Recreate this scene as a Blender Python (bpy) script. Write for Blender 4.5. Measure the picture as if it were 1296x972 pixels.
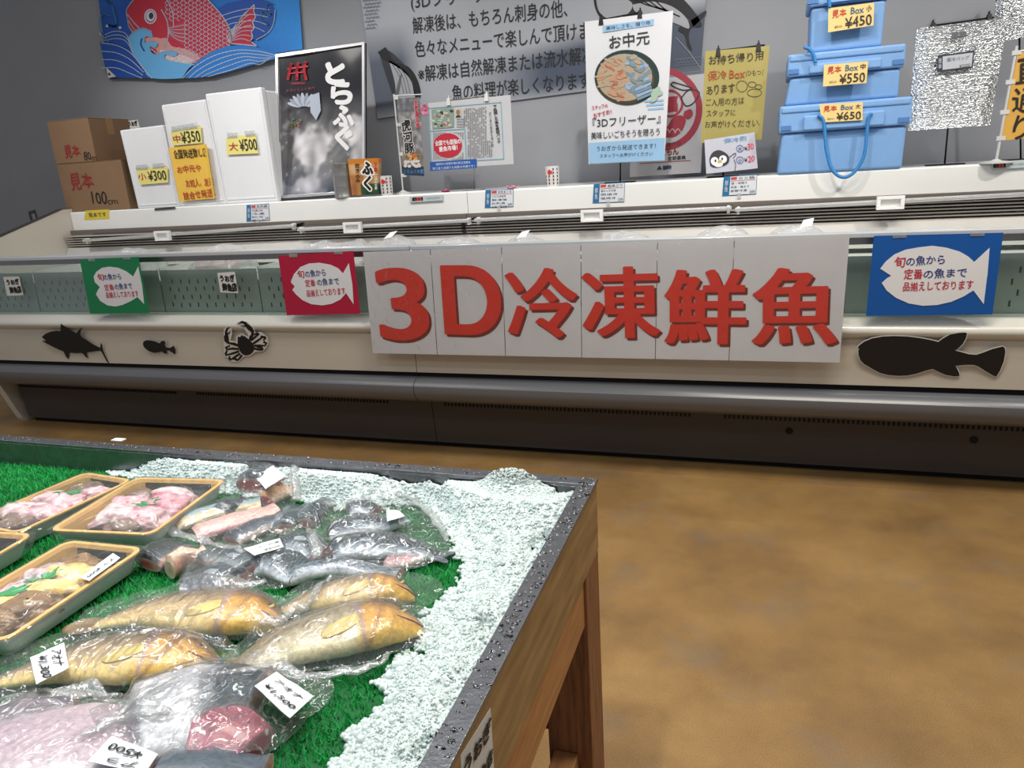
import bpy, bmesh, math, random
import numpy as np
from mathutils import Vector, Matrix, noise
from mathutils.bvhtree import BVHTree

for o in list(bpy.data.objects): bpy.data.objects.remove(o, do_unlink=True)
SC = bpy.context.scene
COL = SC.collection
rng = random.Random(7)

# ------------------------------------------------------------ camera
FPX, PITCH, YAW, ROLL = 941.975, 0.281888, 0.332374, -0.0622883
CAM = Vector((0, 0, 1.2))
cp, sp, cy, sy = math.cos(PITCH), math.sin(PITCH), math.cos(YAW), math.sin(YAW)
FW = Vector((-sy*cp, cy*cp, -sp)); RI0 = Vector((cy, sy, 0)); UP0 = RI0.cross(FW)
RI = RI0*math.cos(ROLL) + UP0*math.sin(ROLL); UPV = UP0*math.cos(ROLL) - RI0*math.sin(ROLL)
cd = bpy.data.cameras.new('camera'); cam = bpy.data.objects.new('camera', cd); COL.objects.link(cam)
cam.matrix_world = Matrix(((RI.x, UPV.x, -FW.x, CAM.x), (RI.y, UPV.y, -FW.y, CAM.y), (RI.z, UPV.z, -FW.z, CAM.z), (0, 0, 0, 1)))
cd.sensor_fit = 'HORIZONTAL'; cd.sensor_width = 36; cd.lens = FPX/1296*36; cd.clip_start = .02
SC.camera = cam

# ------------------------------------------------------------ light and exposure
SC.view_settings.view_transform = 'Standard'; SC.view_settings.look = 'None'
SC.view_settings.gamma = 1; SC.view_settings.use_curve_mapping = False
SC.view_settings.exposure = 0.0
w = bpy.data.worlds.new('room_light'); SC.world = w; w.use_nodes = True
bgn = w.node_tree.nodes['Background']; bgn.inputs[0].default_value = (.88, .92, 1, 1); bgn.inputs[1].default_value = .25

def aim(o, tgt):
    d = Vector(tgt) - o.location
    o.rotation_euler = d.to_track_quat('-Z', 'Y').to_euler()
def spot(loc, tgt, power, ang=60, blend=.6, size=.05, col=(1, .97, .93)):
    l = bpy.data.lights.new('ceiling_spot', 'SPOT'); l.energy = power; l.spot_size = math.radians(ang)
    l.spot_blend = blend; l.shadow_soft_size = size; l.color = col
    o = bpy.data.objects.new('ceiling_spot', l); COL.objects.link(o); o.location = loc; aim(o, tgt); return o
def area(loc, tgt, power, sx, sy_, col=(1, 1, 1)):
    l = bpy.data.lights.new('unseen_ceiling_panel', 'AREA'); l.energy = power; l.shape = 'RECTANGLE'; l.size = sx; l.size_y = sy_; l.color = col
    o = bpy.data.objects.new('unseen_ceiling_panel', l); COL.objects.link(o); o.location = loc; aim(o, tgt); return o
# ceiling spots over the shelf, over the fish table and over the aisle
for x, xt, pw_ in ((-3.5, -3.1, 105), (-2.0, -1.9, 105), (-.3, -.5, 105), (1.75, .65, 135)):
    spot((x, 2.15, 3.0), (xt, 3.7, 1.2), pw_, 66, .9, .045)
for x, y in ((-1.15, .95), (-.55, .55), (-1.6, .6)):
    spot((x, y, 2.5), (x-.02, y+.06, .6), 60, 56, .8, .04, (.97, 1, .99))
for x, y in ((-1.0, .35), (-.9, 1.25)): area((x, y, 2.45), (x, y, .6), 9, 1.3, .07, (.97, 1, 1))  # strips added above the table for streaky reflections on the bags
area((-1.0, 3.3, 2.9), (-1.0, 3.2, 0), 9, 4.5, .08, (1, .97, .92))
for y in (.15, -.35, -.8): area((-4.5, y, 2.9), (-4.5, y, 0), 6, 2.6, .07, (1, .98, .95))  # unseen tubes added so their glare falls on the framed black poster
area((.5, 1.7, 2.95), (.5, 1.7, 0), 50, 1.6, .5, (1, .93, .8))
area((-2.6, 1.9, 2.95), (-2.6, 2.0, 0), 10, 1.6, .5, (1, .96, .9))

# ------------------------------------------------------------ pixel -> place
def ray(px, py): return RI*((px-648)/FPX) - UPV*((py-486)/FPX) + FW
def on_plane(px, py, p0, n):
    d = ray(px, py); return CAM + d*((Vector(p0)-CAM).dot(n)/d.dot(n))
def on_y(px, py, y): return on_plane(px, py, (0, y, 0), Vector((0, 1, 0)))
def on_z(px, py, z): return on_plane(px, py, (0, 0, z), Vector((0, 0, 1)))
def on_x(px, py, x): return on_plane(px, py, (x, 0, 0), Vector((1, 0, 0)))
def mpp(p): return (Vector(p)-CAM).dot(FW)/FPX          # metres per pixel there

# ------------------------------------------------------------ materials
def lin(h):
    h = h.lstrip('#'); c = [int(h[i:i+2], 16)/255 for i in (0, 2, 4)]
    return tuple(x/12.92 if x <= .04045 else ((x+.055)/1.055)**2.4 for x in c)
MATS = {}
def mat(name, col, rough=.5, metal=0, var=.06, vscale=12, bump=0, bscale=80, spec=.5, attr=None, stretch=(1, 1, 1), coat=0, trans=0, col2=None, sss=0, emit=0):
    if name in MATS: return MATS[name]
    m = bpy.data.materials.new(name); m.use_nodes = True; nt = m.node_tree; N = nt.nodes; L = nt.links
    b = N['Principled BSDF']; c = lin(col) if isinstance(col, str) else col
    b.inputs['Roughness'].default_value = rough; b.inputs['Metallic'].default_value = metal
    b.inputs['Specular IOR Level'].default_value = spec; b.inputs['Coat Weight'].default_value = coat
    b.inputs['Coat Roughness'].default_value = .08; b.inputs['Transmission Weight'].default_value = trans
    if sss:
        b.inputs['Subsurface Weight'].default_value = sss; b.inputs['Subsurface Scale'].default_value = 1; b.inputs['Subsurface Radius'].default_value = (.01, .01, .01)
    tc = N.new('ShaderNodeTexCoord'); mp = N.new('ShaderNodeMapping'); mp.inputs['Scale'].default_value = stretch
    L.new(tc.outputs['Object'], mp.inputs[0])
    nz = N.new('ShaderNodeTexNoise'); nz.inputs['Scale'].default_value = vscale; nz.inputs['Detail'].default_value = 4
    L.new(mp.outputs[0], nz.inputs['Vector'])
    if attr:
        at = N.new('ShaderNodeAttribute'); at.attribute_name = attr; src = at.outputs['Color']
        mx = N.new('ShaderNodeMix'); mx.data_type = 'RGBA'; mx.blend_type = 'MULTIPLY'; mx.inputs['Factor'].default_value = 1
        rp = N.new('ShaderNodeMapRange'); rp.inputs['From Min'].default_value = .3; rp.inputs['From Max'].default_value = .7
        rp.inputs['To Min'].default_value = 1-var; rp.inputs['To Max'].default_value = 1+var
        L.new(nz.outputs['Fac'], rp.inputs['Value']); L.new(src, mx.inputs['A']); L.new(rp.outputs[0], mx.inputs['B'])
        L.new(mx.outputs['Result'], b.inputs['Base Color'])
    else:
        r = N.new('ShaderNodeValToRGB'); e = r.color_ramp.elements; e[0].position = .3; e[1].position = .7
        c2 = lin(col2) if col2 else c
        e[0].color = (*[min(1, x*(1-var)) for x in c], 1); e[1].color = (*[min(1, x*(1+var)) for x in c2], 1)
        L.new(nz.outputs['Fac'], r.inputs[0]); L.new(r.outputs[0], b.inputs['Base Color'])
        if emit:
            b.inputs['Emission Color'].default_value = (*c, 1); b.inputs['Emission Strength'].default_value = emit
    if bump:
        n2 = N.new('ShaderNodeTexNoise'); n2.inputs['Scale'].default_value = bscale; n2.inputs['Detail'].default_value = 3
        L.new(mp.outputs[0], n2.inputs['Vector'])
        bp = N.new('ShaderNodeBump'); bp.inputs['Strength'].default_value = bump; bp.inputs['Distance'].default_value = .01
        L.new(n2.outputs['Fac'], bp.inputs['Height']); L.new(bp.outputs[0], b.inputs['Normal'])
    MATS[name] = m; return m
def film(name, haze=.1, gloss=.12, rough=.08, tint=(1, 1, 1), bump=.35, bscale=45, hcol=(.8, .85, .85), aniso=False):
    if name in MATS: return MATS[name]
    m = bpy.data.materials.new(name); m.use_nodes = True; nt = m.node_tree; N = nt.nodes; L = nt.links
    N.remove(N['Principled BSDF']); out = N['Material Output']
    tr = N.new('ShaderNodeBsdfTransparent'); tr.inputs[0].default_value = (*tint, 1)
    df = N.new('ShaderNodeBsdfDiffuse'); df.inputs[0].default_value = (*hcol, 1)
    gl = N.new('ShaderNodeBsdfGlossy'); gl.inputs['Roughness'].default_value = rough
    tc = N.new('ShaderNodeTexCoord'); nz = N.new('ShaderNodeTexNoise'); nz.inputs['Scale'].default_value = bscale; nz.inputs['Detail'].default_value = 3
    nz.inputs['Distortion'].default_value = 1.2
    if aniso:
        nz.inputs['Detail'].default_value = 1.5; nz.noise_type = 'RIDGED_MULTIFRACTAL'
        mp = N.new('ShaderNodeMapping'); mp.inputs['Scale'].default_value = (1, .4, 1); mp.inputs['Rotation'].default_value = (0, 0, .7)
        L.new(tc.outputs['Object'], mp.inputs[0]); L.new(mp.outputs[0], nz.inputs['Vector'])
    else: L.new(tc.outputs['Object'], nz.inputs['Vector'])
    if bump:
        bp = N.new('ShaderNodeBump'); bp.inputs['Strength'].default_value = bump; bp.inputs['Distance'].default_value = .01
        L.new(nz.outputs['Fac'], bp.inputs['Height']); L.new(bp.outputs[0], gl.inputs['Normal'])
    lw = N.new('ShaderNodeLayerWeight'); lw.inputs['Blend'].default_value = .25
    if bump: L.new(bp.outputs[0], lw.inputs['Normal'])
    ad = N.new('ShaderNodeMath'); ad.operation = 'MULTIPLY_ADD'; ad.inputs[1].default_value = .35; ad.inputs[2].default_value = gloss
    L.new(lw.outputs['Fresnel'], ad.inputs[0])
    m1 = N.new('ShaderNodeMixShader'); m1.inputs[0].default_value = haze; L.new(tr.outputs[0], m1.inputs[1]); L.new(df.outputs[0], m1.inputs[2])
    m2 = N.new('ShaderNodeMixShader'); L.new(ad.outputs[0], m2.inputs[0]); L.new(m1.outputs[0], m2.inputs[1]); L.new(gl.outputs[0], m2.inputs[2])
    L.new(m2.outputs[0], out.inputs['Surface']); MATS[name] = m; return m
def ink(h, rough=.6): return mat('ink_'+h.lstrip('#'), h, rough, 0, .03)
def paper(h, rough=.6): return mat('paper_'+h.lstrip('#'), h, rough, 0, .03, 6)
def card(h): return mat('laminated_'+h.lstrip('#'), h, .38, 0, .03, 6, .02, 9)

# ------------------------------------------------------------ mesh building
class MB:
    def __init__(s): s.v = []; s.f = []; s.mi = []; s.m = 0; s.c = []
    def add(s, vs, fs, m=None, cols=None):
        b = len(s.v); s.v += [tuple(v) for v in vs]; mm = s.m if m is None else m
        for f in fs: s.f.append(tuple(b+i for i in f)); s.mi.append(mm)
        s.c += cols if cols else [(1, 1, 1)]*len(vs)
        return s
    def box(s, lo, hi, m=None, f=None):
        (x0, y0, z0), (x1, y1, z1) = lo, hi
        vs = [(x0,y0,z0),(x1,y0,z0),(x1,y1,z0),(x0,y1,z0),(x0,y0,z1),(x1,y0,z1),(x1,y1,z1),(x0,y1,z1)]
        if f: vs = [f(Vector(v)) for v in vs]
        return s.add(vs, [(3,2,1,0),(4,5,6,7),(0,1,5,4),(1,2,6,5),(2,3,7,6),(3,0,4,7)], m)
    def tube(s, pts, r, n=8, m=None, radii=None):
        pts = [Vector(p) for p in pts]; vs = []; fs = []
        for i, p in enumerate(pts):
            t = (pts[min(i+1, len(pts)-1)]-pts[max(i-1, 0)]).normalized()
            a = t.orthogonal().normalized() if i == 0 else (a - t*a.dot(t)).normalized()
            b = t.cross(a); rr = radii[i] if radii else r
            vs += [p + (a*math.cos(k*2*math.pi/n) + b*math.sin(k*2*math.pi/n))*rr for k in range(n)]
        for i in range(len(pts)-1):
            for k in range(n): fs.append((i*n+k, i*n+(k+1)%n, (i+1)*n+(k+1)%n, (i+1)*n+k))
        fs += [tuple(range(n-1, -1, -1)), tuple((len(pts)-1)*n+k for k in range(n))]
        return s.add(vs, fs, m)
    def lathe(s, prof, c, n=24, m=None):
        vs = []; fs = []
        for r, z in prof: vs += [(c[0]+r*math.cos(k*2*math.pi/n), c[1]+r*math.sin(k*2*math.pi/n), c[2]+z) for k in range(n)]
        for i in range(len(prof)-1):
            for k in range(n): fs.append((i*n+k, i*n+(k+1)%n, (i+1)*n+(k+1)%n, (i+1)*n+k))
        fs += [tuple(range(n-1, -1, -1)), tuple((len(prof)-1)*n+k for k in range(n))]
        return s.add(vs, fs, m)
    def prism(s, poly, ex, m=None):                       # poly of 3D points, extruded along vector ex
        n = len(poly); ex = Vector(ex); a = [Vector(p) for p in poly]
        fs = [tuple(range(n)), tuple(range(2*n-1, n-1, -1))] + [((i+1)%n, i, n+i, n+(i+1)%n) for i in range(n)]
        return s.add(a+[p+ex for p in a], fs, m)
    def xprof(s, prof, x0, x1, m=None): return s.prism([(x0, y, z) for y, z in prof], (x1-x0, 0, 0), m)
    def grid(s, fn, nu, nv, m=None, cfn=None):
        vs = [fn(i/nu, j/nv) for j in range(nv+1) for i in range(nu+1)]
        cs = [cfn(i/nu, j/nv) for j in range(nv+1) for i in range(nu+1)] if cfn else None
        fs = [(j*(nu+1)+i, j*(nu+1)+i+1, (j+1)*(nu+1)+i+1, (j+1)*(nu+1)+i) for j in range(nv) for i in range(nu)]
        return s.add(vs, fs, m, cs)
    def build(s, name, mats, parent=None, smooth=False, bevel=0, base=None, col=False, fix=True, solid=0):
        me = bpy.data.meshes.new(name)
        org = ORG[parent] if parent is not None else (Vector(base) if base is not None else Vector((0, 0, 0)))
        me.from_pydata([(x-org.x, y-org.y, z-org.z) for x, y, z in s.v], [], s.f)
        for mm in (mats if isinstance(mats, (list, tuple)) else [mats]): me.materials.append(mm)
        me.polygons.foreach_set('material_index', s.mi)
        if fix:
            bm = bmesh.new(); bm.from_mesh(me); bmesh.ops.recalc_face_normals(bm, faces=bm.faces)
            if smooth is True: pass
            bm.to_mesh(me); bm.free()
        if col:
            a = me.color_attributes.new('Col', 'FLOAT_COLOR', 'POINT')
            a.data.foreach_set('color', [x for c in s.c for x in (*c, 1)])
        if smooth: me.polygons.foreach_set('use_smooth', [True]*len(me.polygons))
        o = bpy.data.objects.new(name, me); COL.objects.link(o)
        if parent is not None: o.parent = parent
        else: o.location = org
        ORG[o] = org
        if bevel:
            md = o.modifiers.new('bevel', 'BEVEL'); md.width = bevel; md.segments = 3; md.limit_method = 'ANGLE'; md.angle_limit = .6
            md.harden_normals = False
        if solid:
            md = o.modifiers.new('thickness', 'SOLIDIFY'); md.thickness = solid; md.offset = 0
        return o
ORG = {}
def tag(o, label=None, cat=None, group=None, kind=None):
    if label: o['label'] = label
    if cat: o['category'] = cat
    if group: o['group'] = group
    if kind: o['kind'] = kind
    return o
def thing(name, label, cat, loc, group=None):
    o = bpy.data.objects.new(name, None); COL.objects.link(o); o.location = loc; o.empty_display_size = .02
    ORG[o] = Vector(loc); return tag(o, label, cat, group)
def smooth_angle(o, ang=40):
    me = o.data; me.polygons.foreach_set('use_smooth', [True]*len(me.polygons))
    try: me.set_sharp_from_angle(angle=math.radians(ang))
    except Exception: pass
    return o

# ------------------------------------------------------------ lettering
GL = {}
def glyphs(t, bold=0, space=1.0, lspace=1.0):
    k = (t, bold, space, lspace)
    if k in GL: return GL[k]
    cu = bpy.data.curves.new('lettering', 'FONT'); cu.body = t; cu.resolution_u = 10 if len(t) == 1 else 3; cu.offset = bold
    cu.align_x = 'CENTER'; cu.space_character = space; cu.space_line = lspace
    ob = bpy.data.objects.new('lettering', cu)
    me = ob.to_mesh(); vs = np.array([v.co[:2] for v in me.vertices]) if len(me.vertices) else np.zeros((1, 2))
    fs = [tuple(p.vertices) for p in me.polygons]
    ob.to_mesh_clear(); bpy.data.objects.remove(ob); bpy.data.curves.remove(cu)
    lo, hi = vs.min(0), vs.max(0); GL[k] = ((vs-lo)/np.maximum(hi-lo, 1e-6), fs); return GL[k]
class Plane:
    def __init__(s, p0, n=(0, -1, 0)): s.p = Vector(p0); s.n = Vector(n).normalized()
    def at(s, px, py, off=0): return on_plane(px, py, s.p + s.n*off, s.n)
def write(mb, pl, t, A, B, hpx, m=0, bold=0, off=.0015, hand=0, vert=False, space=1.0, square=False):
    """text fitted between two pixel points on the middle of its line (or column, top to bottom, when vert)"""
    pa, pb = pl.at(*A, off), pl.at(*B, off); k = mpp((pa+pb)/2)
    if bold and not vert:
        r = bold*hpx*k*1.1; e = (pb-pa).normalized()*r; pa, pb = pa+e, pb-e; hpx = hpx-2*r/k; bold = r/(hpx*k*1.1)
    if vert:
        vs, fs = glyphs('\n'.join(t)); dn = pb-pa; ex = dn.normalized().cross(pl.n)
        if ex.dot(RI) < 0: ex = -ex
        up = -dn; o = pb - ex*(hpx*k/2); ex = ex*(hpx*k)
    else:
        vs, fs = glyphs(t, 0, space); ex = pb-pa; up = pl.n.cross(ex.normalized())
        up = up*(hpx*k); o = pa - up*.5
    out = []; na = 1 if vert else len(t); nb = len(t) if vert else 1
    for a, b in vs:
        if hand:
            a0, b0 = a, b
            a += hand*.022/na*math.sin(5*b0*nb+len(t)+a0*na*2.6); b += hand*.035/nb*math.sin(a0*na*2.3+len(t)*2.1+b0*nb*2)
        out.append(o + ex*a + up*b)
    r = bold*hpx*k*1.1; nc = 0 if bold*hpx < .06 else 4 if bold*hpx < .6 else 12
    mb.add(out, fs, m); e1, e2 = ex.normalized()*r, up.normalized()*r
    for i in range(nc):                                    # heavier strokes: the same glyph struck again around its place
        g = 2*math.pi*i/nc; sq = 1/max(abs(math.cos(g)), abs(math.sin(g))) if square else 1; d = (e1*math.cos(g)*(1.1 if square else 1)+e2*math.sin(g)*(.45 if square else 1))*sq-pl.n*(2e-5*(i+1)); mb.add([p+d for p in out], fs, m)
def poly_px(mb, pl, pts, m=0, off=.001, th=0):
    mb.add([pl.at(x, y, off) for x, y in pts], [tuple(range(len(pts)))], m)
def ell_px(c, rx, ry, n=28, rot=0):
    return [(c[0]+rx*math.cos(a)*math.cos(rot)-ry*math.sin(a)*math.sin(rot), c[1]+rx*math.cos(a)*math.sin(rot)+ry*math.sin(a)*math.cos(rot)) for a in [2*math.pi*i/n for i in range(n)]]
def line_px(mb, pl, pts, wpx, m=0, off=.0012):
    for (a, b), (c, d) in zip(pts[:-1], pts[1:]):
        l = math.hypot(c-a, d-b) or 1; nx, ny = -(d-b)/l*wpx/2, (c-a)/l*wpx/2
        ux, uy = (c-a)/l*wpx*.3, (d-b)/l*wpx*.3
        mb.add([pl.at(a+nx-ux, b+ny-uy, off), pl.at(a-nx-ux, b-ny-uy, off), pl.at(c-nx+ux, d-ny+uy, off), pl.at(c+nx+ux, d+ny+uy, off)], [(0, 1, 2, 3)], m)
def bez(*p, n=10):
    """smooth curve through pixel points"""
    out = []
    for i in range(len(p)-1):
        p0, p1, p2, p3 = p[max(i-1, 0)], p[i], p[i+1], p[min(i+2, len(p)-1)]
        for k in range(n):
            t = k/n
            out.append(tuple(.5*((2*b)+(-a+c)*t+(2*a-5*b+4*c-d)*t*t+(-a+3*b-3*c+d)*t**3) for a, b, c, d in zip(p0, p1, p2, p3)))
    out.append(p[-1]); return out
def sheet(pl, q, name, m, parent, th=.0008, nu=10, nv=10, curl=0, smooth=True, cfn=None, fn=None, mi=0, wav=0):
    """a sheet of paper or cloth through four pixel corners tl, tr, br, bl"""
    tl, tr, br, bl = [pl.at(*c) for c in q]
    def f(u, v):
        p = (bl*(1-u)+br*u)*(1-v) + (tl*(1-u)+tr*u)*v
        d = curl*(max(0, abs(2*u-1)-.72)/.28)**2 + wav*(math.sin(u*7+v*3)+math.sin(u*13-v*5)*.5)
        if fn: d += fn(u, v)
        return p + pl.n*d
    mb = MB(); mb.grid(f, nu, nv, mi, cfn)
    n0 = len(mb.v); b = [tuple(Vector(v)-pl.n*th) for v in mb.v]; fr = list(mb.f); cc = list(mb.c)
    mb.add(b, [tuple(reversed(x)) for x in fr], mi, cc)
    ring = [i for i in range(nu+1)] + [j*(nu+1)+nu for j in range(1, nv+1)] + [nv*(nu+1)+i for i in range(nu-1, -1, -1)] + [j*(nu+1) for j in range(nv-1, 0, -1)]
    for i in range(len(ring)):
        a, c = ring[i], ring[(i+1) % len(ring)]; mb.f.append((c, a, a+n0, c+n0)); mb.mi.append(mi)
    return mb.build(name, m, parent, smooth=False, col=cfn is not None)
def cen(q, pl):
    ps = [pl.at(*c) for c in q]; z = min(p.z for p in ps); c = sum(ps, Vector())/len(ps); return Vector((c.x, c.y, z))

# ================================================================ SETTING
YW = 4.05
def floor_mat():
    m = bpy.data.materials.new('epoxy_floor'); m.use_nodes = True; nt = m.node_tree; N = nt.nodes; L = nt.links; b = N['Principled BSDF']
    tc = N.new('ShaderNodeTexCoord')
    def nz(sc, det, rough=.6):
        n = N.new('ShaderNodeTexNoise'); n.inputs['Scale'].default_value = sc; n.inputs['Detail'].default_value = det; n.inputs['Roughness'].default_value = rough
        L.new(tc.outputs['Object'], n.inputs['Vector']); return n
    a = nz(2.6, 9, .62); r = N.new('ShaderNodeValToRGB'); e = r.color_ramp.elements
    e[0].position = .33; e[0].color = (*lin('#8a6a42'), 1); e[1].position = .68; e[1].color = (*lin('#b18c57'), 1)
    k = r.color_ramp.elements.new(.5); k.color = (*lin('#a07c4b'), 1)
    L.new(a.outputs['Fac'], r.inputs[0])
    g = nz(4.1, 6); mx = N.new('ShaderNodeMix'); mx.data_type = 'RGBA'; mr = N.new('ShaderNodeMapRange')
    mr.inputs['From Min'].default_value = .53; mr.inputs['From Max'].default_value = .74; mr.inputs['To Max'].default_value = .6
    L.new(g.outputs['Fac'], mr.inputs['Value']); L.new(mr.outputs[0], mx.inputs['Factor'])
    L.new(r.outputs[0], mx.inputs['A']); mx.inputs['B'].default_value = (*lin('#86786a'), 1)
    s = nz(420, 2, .5); sp_ = N.new('ShaderNodeMix'); sp_.data_type = 'RGBA'; sp_.blend_type = 'MULTIPLY'; m2 = N.new('ShaderNodeMapRange')
    m2.inputs['From Min'].default_value = .3; m2.inputs['From Max'].default_value = .7; m2.inputs['To Min'].default_value = .72; m2.inputs['To Max'].default_value = 1.25
    L.new(s.outputs['Fac'], m2.inputs['Value']); sp_.inputs['Factor'].default_value = 1
    L.new(mx.outputs['Result'], sp_.inputs['A']); L.new(m2.outputs[0], sp_.inputs['B']); L.new(sp_.outputs['Result'], b.inputs['Base Color'])
    bp = N.new('ShaderNodeBump'); bp.inputs['Strength'].default_value = .28; bp.inputs['Distance'].default_value = .004
    L.new(s.outputs['Fac'], bp.inputs['Height']); L.new(bp.outputs[0], b.inputs['Normal'])
    b.inputs['Roughness'].default_value = .5; return m
mb = MB(); mb.box((-6.5, -2, -.1), (4.5, YW, 0)); tag(mb.build('floor', floor_mat()), kind='structure')
m_wall = mat('grey_wall_paint', '#8f9196', .75, 0, .03, 3, .04, 160)
mb = MB(); mb.box((-6.5, YW, -.1), (4.5, YW+.12, 3.2)); tag(mb.build('wall_back', m_wall), kind='structure')

# ---------------------------------------------------------------- freezers
m_cream = mat('cream_enamel', '#c4bcae', .32, 0, .015, 3, coat=.3)
m_roll = mat('ivory_plastic_roll', '#d9d6cd', .25, 0, .015, 3, coat=.4)
m_white = mat('white_enamel', '#e9e9e6', .3, 0, .015, 3, coat=.3)
m_bump = mat('grey_bumper_plastic', '#66676c', .26, 0, .03, 4, spec=.6)
m_kick = mat('dark_kick_plate', '#413d3c', .55, 0, .05, 5)
m_blk = mat('black_gap', '#0c0c0c', .8)
m_slot = mat('dark_slot', '#101214', .9)
m_liner = mat('white_liner', '#dedcd8', .5, 0, .02, 4)
m_acr = mat('pale_slotted_plastic', '#a7b0ac', .35, 0, .03, 4)
m_steel = mat('brushed_steel', '#9a9a9c', .3, 1, .05, 30)
m_glass = film('clear_green_glass', .03, .015, .02, (.87, .92, .90), 0, hcol=(.6, .68, .65))
m_trim = mat('pale_rail_trim', '#bfc3c8', .25, 0, .02, 3, coat=.4)
m_rail = mat('white_trim', '#e4e5e6', .3, 0, .01, 3)
m_grille = mat('grey_brown_grille', '#aaa39b', .5, 0, .05, 8)
m_clearp = film('frosted_clip', .35, .1, .2, (1, 1, 1), 0, hcol=(.9, .9, .9))
YS = 3.48; ZS0, ZS1 = 1.0, 1.104

def freezer(x0, x1, label, left_end, right_end):
    t = thing('display_freezer', label, 'freezer', ((x0+x1)/2, 3.4, 0), 'open display freezers along the wall')
    a, b = x0+.0015, x1-.0015
    mb = MB(); mb.xprof([(2.752, .395), (2.752, .56), (2.775, .575), (2.82, .575), (2.82, .395)], a, b); mb.build('front_panel', m_cream, t)
    mb = MB(); pr = [(2.79, .555)] + [(2.772-.044*math.sin(k/10*math.pi), .553+.078*k/10) for k in range(11)] + [(2.80, .632), (2.83, .6)]
    mb.xprof(pr, a, b); o = mb.build('ivory_roll', m_roll, t); smooth_angle(o, 50)
    mb = MB(); mb.xprof([(2.768, .372), (2.768, .396), (2.82, .396), (2.82, .372)], a, b); mb.build('shadow_gap', m_blk, t)
    mb = MB(); pr = [(2.84, .372), (2.745, .373), (2.72, .362), (2.706, .345), (2.704, .325), (2.712, .30), (2.735, .275), (2.765, .262), (2.80, .258), (2.84, .258)]
    mb.xprof(pr, a, b); o = mb.build('bumper', m_bump, t); smooth_angle(o, 30)
    mb = MB(); mb.m = 0; kx0 = a+(.045 if left_end else 0); kx1 = b-(.045 if right_end else 0)
    mb.xprof([(2.862, .268), (2.886, .03), (2.92, .03), (2.92, .268)], kx0, kx1)
    n = int((b-a)/.017)
    for k in range(n):
        x = a+.06+k*.017
        if x > b-.1 or (k % 70) > 62: continue
        mb.box((x, 2.8625, .2115), (x+.006, 2.870, .2245), 1)
    for x in ([-.02] if False else [b-.03] if not right_end else [a+.03]):
        mb.lathe([(.004, 0), (.004, .002)], (0, 0, 0), 8, 2); vs = mb.v[-16:]
        mb.v[-16:] = [(x+v[0], 2.8735-v[2], .185+v[1]) for v in vs]
    if right_end:
        for x in (.0, .62):
            mb.lathe([(.014, 0), (.014, .002)], (0, 0, 0), 14, 1); vs = mb.v[-28:]
            mb.v[-28:] = [(x+.12+v[0], 2.8715-v[2], .17+v[1]) for v in vs]
    mb.build('kick_plate', [m_kick, m_slot, m_steel], t)
    mb = MB(); mb.box((kx0, 2.92, .0), (kx1, 3.0, .06)); mb.build('plinth', m_blk, t)
    mb = MB(); mb.box((a, 2.80, .632), (b, 2.806, .905)); mb.build('glass_pane', m_glass, t)
    mb = MB(); mb.xprof([(2.793, .902), (2.793, .919), (2.812, .923), (2.828, .918), (2.828, .902)], a, b); o = mb.build('top_rail', m_trim, t, bevel=.003)
    mb = MB(); mb.box((a, 2.797, .880), (b, 2.812, .902)); mb.build('rail_channel', m_steel, t)
    # lining of the well
    mb = MB(); mb.box((a, 2.83, .42), (b, 2.845, .632)); mb.box((a, 2.83, .42), (b, 3.5, .435)); mb.box((a, 3.47, .435), (b, 3.5, .93)); mb.build('liner', m_liner, t)
    xs = [x for x in DIV if a+.05 < x < b-.05]
    for x in xs:
        mb = MB(); mb.box((x-.004, 2.87, .436), (x+.004, 3.465, .84)); mb.build('divider', m_liner, t)
    ed = [a+.02]+xs+[b-.02]; 
    for x, y in zip(ed[:-1], ed[1:]):
        mb = MB(); mb.box((x+.006, 2.862, .436), (y-.006, 2.868, .832))
        k = 0
        if rng.random() < .62:
            for r in range(4):
                xx = x+.05+(r % 2)*.02
                while xx < y-.05:
                    z = .655+r*.038+rng.uniform(-.003, .003)
                    mb.box((xx, 2.8605, z), (xx+.0055, 2.863, z+.02), 1); xx += .05
        mb.build('slotted_panel', [m_acr, m_slot], t)
    mb = MB(); mb.box((a+.01, 2.872, .77), (b-.01, 3.462, .778)); mb.build('stock_deck', m_liner, t)
    # back body, air grille, canopy
    mb = MB(); mb.box((a, 3.5, .06), (b, 3.98, 1.0)); mb.build('back_body', m_white, t)
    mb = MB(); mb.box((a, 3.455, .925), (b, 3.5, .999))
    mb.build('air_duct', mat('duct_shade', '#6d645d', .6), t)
    for k in range(5):
        mb = MB(); z = .912+k*.0135; mb.box((a+.01, 3.41-.004*k, z), (b-.01, 3.455, z+.0055)); mb.build('grille_fin', m_grille, t)
    mb = MB(); mb.xprof([(3.36, .80), (3.375, .80), (3.42, .895), (3.47, .903), (3.47, .907), (3.41, .903)], a, b); mb.build('grille_sill', mat('pale_grey_sill', '#bab7b2', .45, 0, .03), t)
    mb = MB(); mb.xprof([(YS, ZS0), (YS, ZS1-.006), (YS+.006, ZS1), (3.98, ZS1), (3.98, ZS0)], a, b); mb.build('canopy', m_white, t)
    mb = MB(); mb.xprof([(YS+.004, ZS0-.022), (YS+.004, ZS0), (3.5, ZS0), (3.5, ZS0-.022)], a, b); mb.build('canopy_trim', mat('brown_trim', '#544b45', .5), t)
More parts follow.
